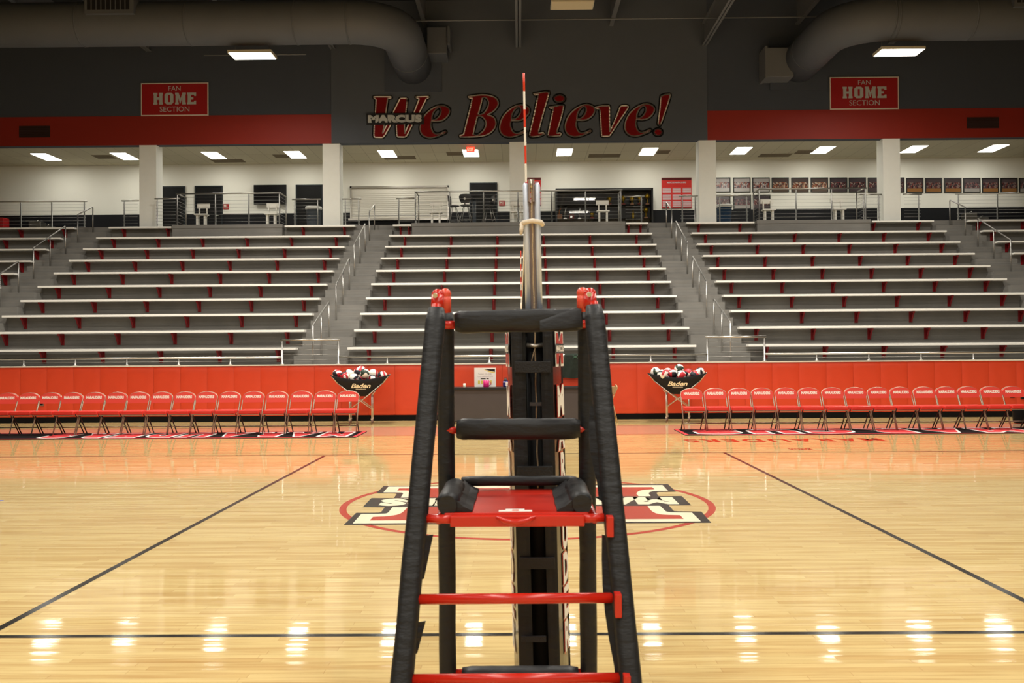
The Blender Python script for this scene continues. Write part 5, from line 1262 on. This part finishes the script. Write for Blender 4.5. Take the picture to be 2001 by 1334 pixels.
# ================================================================== REFEREE STAND
rf = thing('referee_stand', 'red steel referee stand with black padded legs and rails in front of the net post', 'referee stand', (-.02, 3.7, 0))
OT = {-1: Vector((P(853, 605, 3.75).x, 3.75, P(853, 605, 3.75).z)), 1: Vector((P(1160, 600, 3.75).x, 3.75, P(1160, 600, 3.75).z))}
OB = {-1: Vector((P(785, 1334, 3.265).x, 3.265, P(785, 1334, 3.265).z)), 1: Vector((P(1232, 1334, 3.265).x, 3.265, P(1232, 1334, 3.265).z))}
def outer(s_, z):
    a, b = OT[s_], OB[s_]; return a + (b - a) * ((a.z - z) / (a.z - b.z))
IX = {-1: P(873, 1000, 3.97).x, 1: P(1148, 1000, 3.97).x}
for s_ in (-1, 1):
    a = outer(s_, OT[s_].z); b = outer(s_, .06)
    lg = MB().padded(a, b, .039, .040, seed=s_ + 5, wob=.03, segs=34).build('leg', G['pad_black'], rf)
    MB().tube([a + Vector((0, 0, .02)), outer(s_, .0)], .018, 10).build('inner_tube', G['stand_red'], lg)
    il = MB().padded((IX[s_], 3.97, 1.70), (IX[s_], 3.97, .06), .036, .036, seed=s_ + 9, wob=.03, segs=34, power=2.3).build('leg', G['pad_black'], rf)
    MB().tube([(IX[s_], 3.97, 0), (IX[s_], 3.97, 1.72)], .018, 10).build('inner_tube', G['stand_red'], il)
    # hinge knuckles
    xo = a.x + (.002 if s_ < 0 else -.012)
    k_ = MB(); k_.tube([(xo, 3.76, 1.70), (xo, 3.785, 1.755)], [.026, .026], 12).sphere((xo, 3.785, 1.757), .026, n=14)
    k_.build('hinge_cap', G['stand_red'], rf)
    k_ = MB(); xi = xo - s_ * .026; k_.tube([(xi, 3.86, 1.69), (xi, 3.85, 1.765)], .023, 12).sphere((xi, 3.85, 1.765), .0245, n=14); k_.build('hinge_cap', G['stand_red_light'], rf)
    MB().tube([(xo - .006, 3.73, 1.752), (xo - .006, 3.75, 1.755)], .010, 8).build('bolt', G['bolt'], rf)
    MB().tube([(IX[s_], 3.93, 1.64), (IX[s_] - s_ * .055, 3.92, 1.64)], .018, 10).build('rail_stub', G['stand_red'], rf)
    MB().tube([(IX[s_], 3.95, 1.197), (IX[s_] - s_ * .065, 3.95, 1.197)], .015, 10).build('rail_stub', G['stand_red'], rf)
    # platform side rail and brace
    MB().tube([(IX[s_] * .97, 3.47, .905), (IX[s_] * .97, 3.97, .905)], .016, 10).build('side_rail', G['stand_red'], rf)
# dangling loose cuffs of the leg sleeves
for (px, y0, y1, s_) in ((824, 1050, 1130, -1), (822, 1205, 1260, -1), (1185, 1050, 1330, 1), (1184, 800, 985, 1)):
    zt9, zb9 = P(px, y0, 3.4).z, P(px, y1, 3.4).z; a, b = outer(s_, zt9), outer(s_, zb9); n = 6; m = MB(); vs_ = []
    for i in range(n + 1):
        f = i / n; c = a.lerp(b, f); w_ = .044 + (.020 * (1 - f) if s_ < 0 else .016 * math.sin(math.pi * min(1, f * 1.2)) + .006)
        vs_ += [c + Vector((-s_ * .02, -.02, 0)), c + Vector((-s_ * w_, .012 + .004 * math.sin(i * 2.1), 0)), c + Vector((-s_ * w_, .018, 0)), c + Vector((-s_ * .02, -.012, 0))]
    fs = [(i * 4 + q, i * 4 + (q + 1) % 4, (i + 1) * 4 + (q + 1) % 4, (i + 1) * 4 + q) for i in range(n) for q in range(4)] + [(3, 2, 1, 0), (n * 4, n * 4 + 1, n * 4 + 2, n * 4 + 3)]
    m.add(vs_, fs, 0, False).build('sleeve_flap', G['pad_black'], rf)
# top guard pad: boxy foam roll with the cover folded at one end
ga, gb = P(890, 628, 3.9).x, P(1137, 628, 3.9).x
m = MB().padded((ga, 3.885, 1.650), (gb, 3.885, 1.656), .046, .042, xdir=(0, 0, 1), seed=4, wob=.04, segs=22, power=4.5); m.build('guard_pad', G['pad_black'], rf)
m = MB(); vs_ = []   # folded cover corner wrapped round the right end
for i in range(8):
    f = i / 7; x = .08 + .17 * f; vs_ += [(x, 3.83, 1.64 + .055 * f ** .8), (x, 3.832, 1.612 + .002 * i), (x, 3.85, 1.66 + .05 * f)]
m.add(vs_, [(i * 3, i * 3 + 1, i * 3 + 4, i * 3 + 3) for i in range(7)] + [(i * 3 + 2, i * 3, i * 3 + 3, i * 3 + 5) for i in range(7)], 0, True); m.build('cover_fold', G['pad_black'], rf)
m = MB().padded((P(893, 838, 3.9).x, 3.90, 1.205), (P(1133, 838, 3.9).x, 3.90, 1.205), .043, .046, xdir=(0, 0, 1), seed=31, wob=.04, segs=20, power=4.5); m.build('backrest_pad', G['pad_black'], rf)
# platform
xl, xr = -.285, .245; zp = .934
m = MB(); m.box(xl, xr, 3.45, 4.05, zp - .025, zp); m.build('platform', G['stand_red'], rf, bevel=.004)
m = MB(); zf = P(1010, 1015, 3.44).z
fx0, fx1 = P(880, 1015, 3.44).x, P(1142, 1015, 3.44).x
m.box(fx0, fx1, 3.425, 3.46, zf - .024, zf + .017); m.build('front_rail', G['stand_red'], rf, bevel=.005)
m = MB(); m.tube([(P(826, 1015, 3.46).x, 3.46, zf + .003), (fx0 + .02, 3.447, zf + .001)], .0165, 12); m.build('rail_end', G['stand_red'], rf); m = MB(); m.tube([(fx1 - .02, 3.447, zf + .001), (P(1188, 1012, 3.46).x, 3.46, zf + .003)], .0165, 12); m.build('rail_end', G['stand_red'], rf)
m = MB(); bx3 = P(1190, 1012, 3.44).x; m.box(bx3 - .012, bx3 + .012, 3.385, 3.445, P(1190, 1045, 3.43).z, zf + .018); m.build('hook_bracket', G['stand_red'], rf, bevel=.003)
c_ = P(1008, 1018, 3.41); m = MB(); m.tube([(c_.x - .07, 3.424, c_.z + .012), (c_.x - .04, 3.405, c_.z + .002), (c_.x, 3.398, c_.z - .002), (c_.x + .04, 3.405, c_.z + .002), (c_.x + .07, 3.424, c_.z + .012)], [.006, .010, .012, .010, .006], 10); m.build('latch_lip', G['stand_red'], rf)
l0, l1 = F(974, 1003, zp), F(1040, 1003, zp)
m = MB(); m.box(l0.x, l1.x, 3.475, 3.503, zp, zp + .0015).box(l0.x + .025, l1.x - .028, 3.503, 3.528, zp, zp + .0015).box(l0.x + .05, l1.x - .05, 3.485, 3.51, zp + .0015, zp + .002, 1); m.build('rating_label', [G['white_print'], G['stand_red_light']], rf)
for s_ in (-1, 1):
    xc = (-.275 if s_ < 0 else .222)
    m = MB().padded((xc, 3.46, zp + .028), (xc, 3.93, zp + .028), .043, .043, seed=s_ + 44, wob=.08, segs=10, power=2.2); m.build('knee_roll', G['pad_black'], rf)
    xi0, xi1 = xc - s_ * .030, xc - s_ * .092; vs_ = []; n = 8
    for i in range(n + 1):
        y = 3.47 + .55 * i / n; r_ = .0015 * math.sin(i * 1.9)
        vs_ += [(xi0, y, zp + .045), ((xi0 + xi1) / 2, y, zp + .02 + r_), (xi1 + r_, y, zp + .006), (xi1 + r_, y, zp + .001), (xi0, y, zp + .001)]
    m = MB().add(vs_, [(i * 5 + q, i * 5 + (q + 1) % 5, (i + 1) * 5 + (q + 1) % 5, (i + 1) * 5 + q) for i in range(n) for q in range(5)] + [(4, 3, 2, 1, 0), tuple(n * 5 + q for q in range(5))], 0, False); m.build('roll_flap', G['pad_black'], rf)
m = MB().padded((P(902, 942, 4.05).x, 4.05, zp + .035), (P(1126, 942, 4.05).x, 4.05, zp + .035), .020, .030, xdir=(0, 0, 1), seed=3, wob=.05, segs=14); m.build('rear_edge_pad', G['pad_black'], rf)
# rungs
for (py, Y, x0, x1) in ((1170.5, 3.355, 818, 1205), (1327, 3.27, 803, 1222)):
    a, b = P(x0, py, Y), P(x1, py - 3, Y); MB().tube([a, b], .0185, 14).build('rung', G['stand_red'], rf)
    m = MB(); m.box(b.x - .012, b.x + .012, Y - .065, Y - .012, b.z - .055, b.z + .028); m.build('rung_bracket', G['stand_red'], rf, bevel=.004)
zq = .14; MB().tube([outer(-1, zq), outer(1, zq)], .0185, 12).build('rung', G['stand_red'], rf)
z = P(1015, 1309, 3.97).z
m = MB().padded((P(903, 1309, 3.93).x, 3.93, z), (P(1130, 1309, 3.93).x, 3.93, z), .026, .045, xdir=(0, 0, 1), seed=13, wob=.03, segs=12); m.build('base_pad', G['pad_black'], rf)
MB().tube([(IX[-1], 3.97, z - .01), (IX[1], 3.97, z - .01)], .016, 8).build('base_rail', G['stand_red'], rf)
for s_ in (-1, 1):
    MB().tube([(IX[s_], 3.97, .03), outer(s_, .03)], .018, 8).build('floor_rail', G['stand_red'], rf)

for o in COL.objects:
    if '_o' in o: del o['_o']
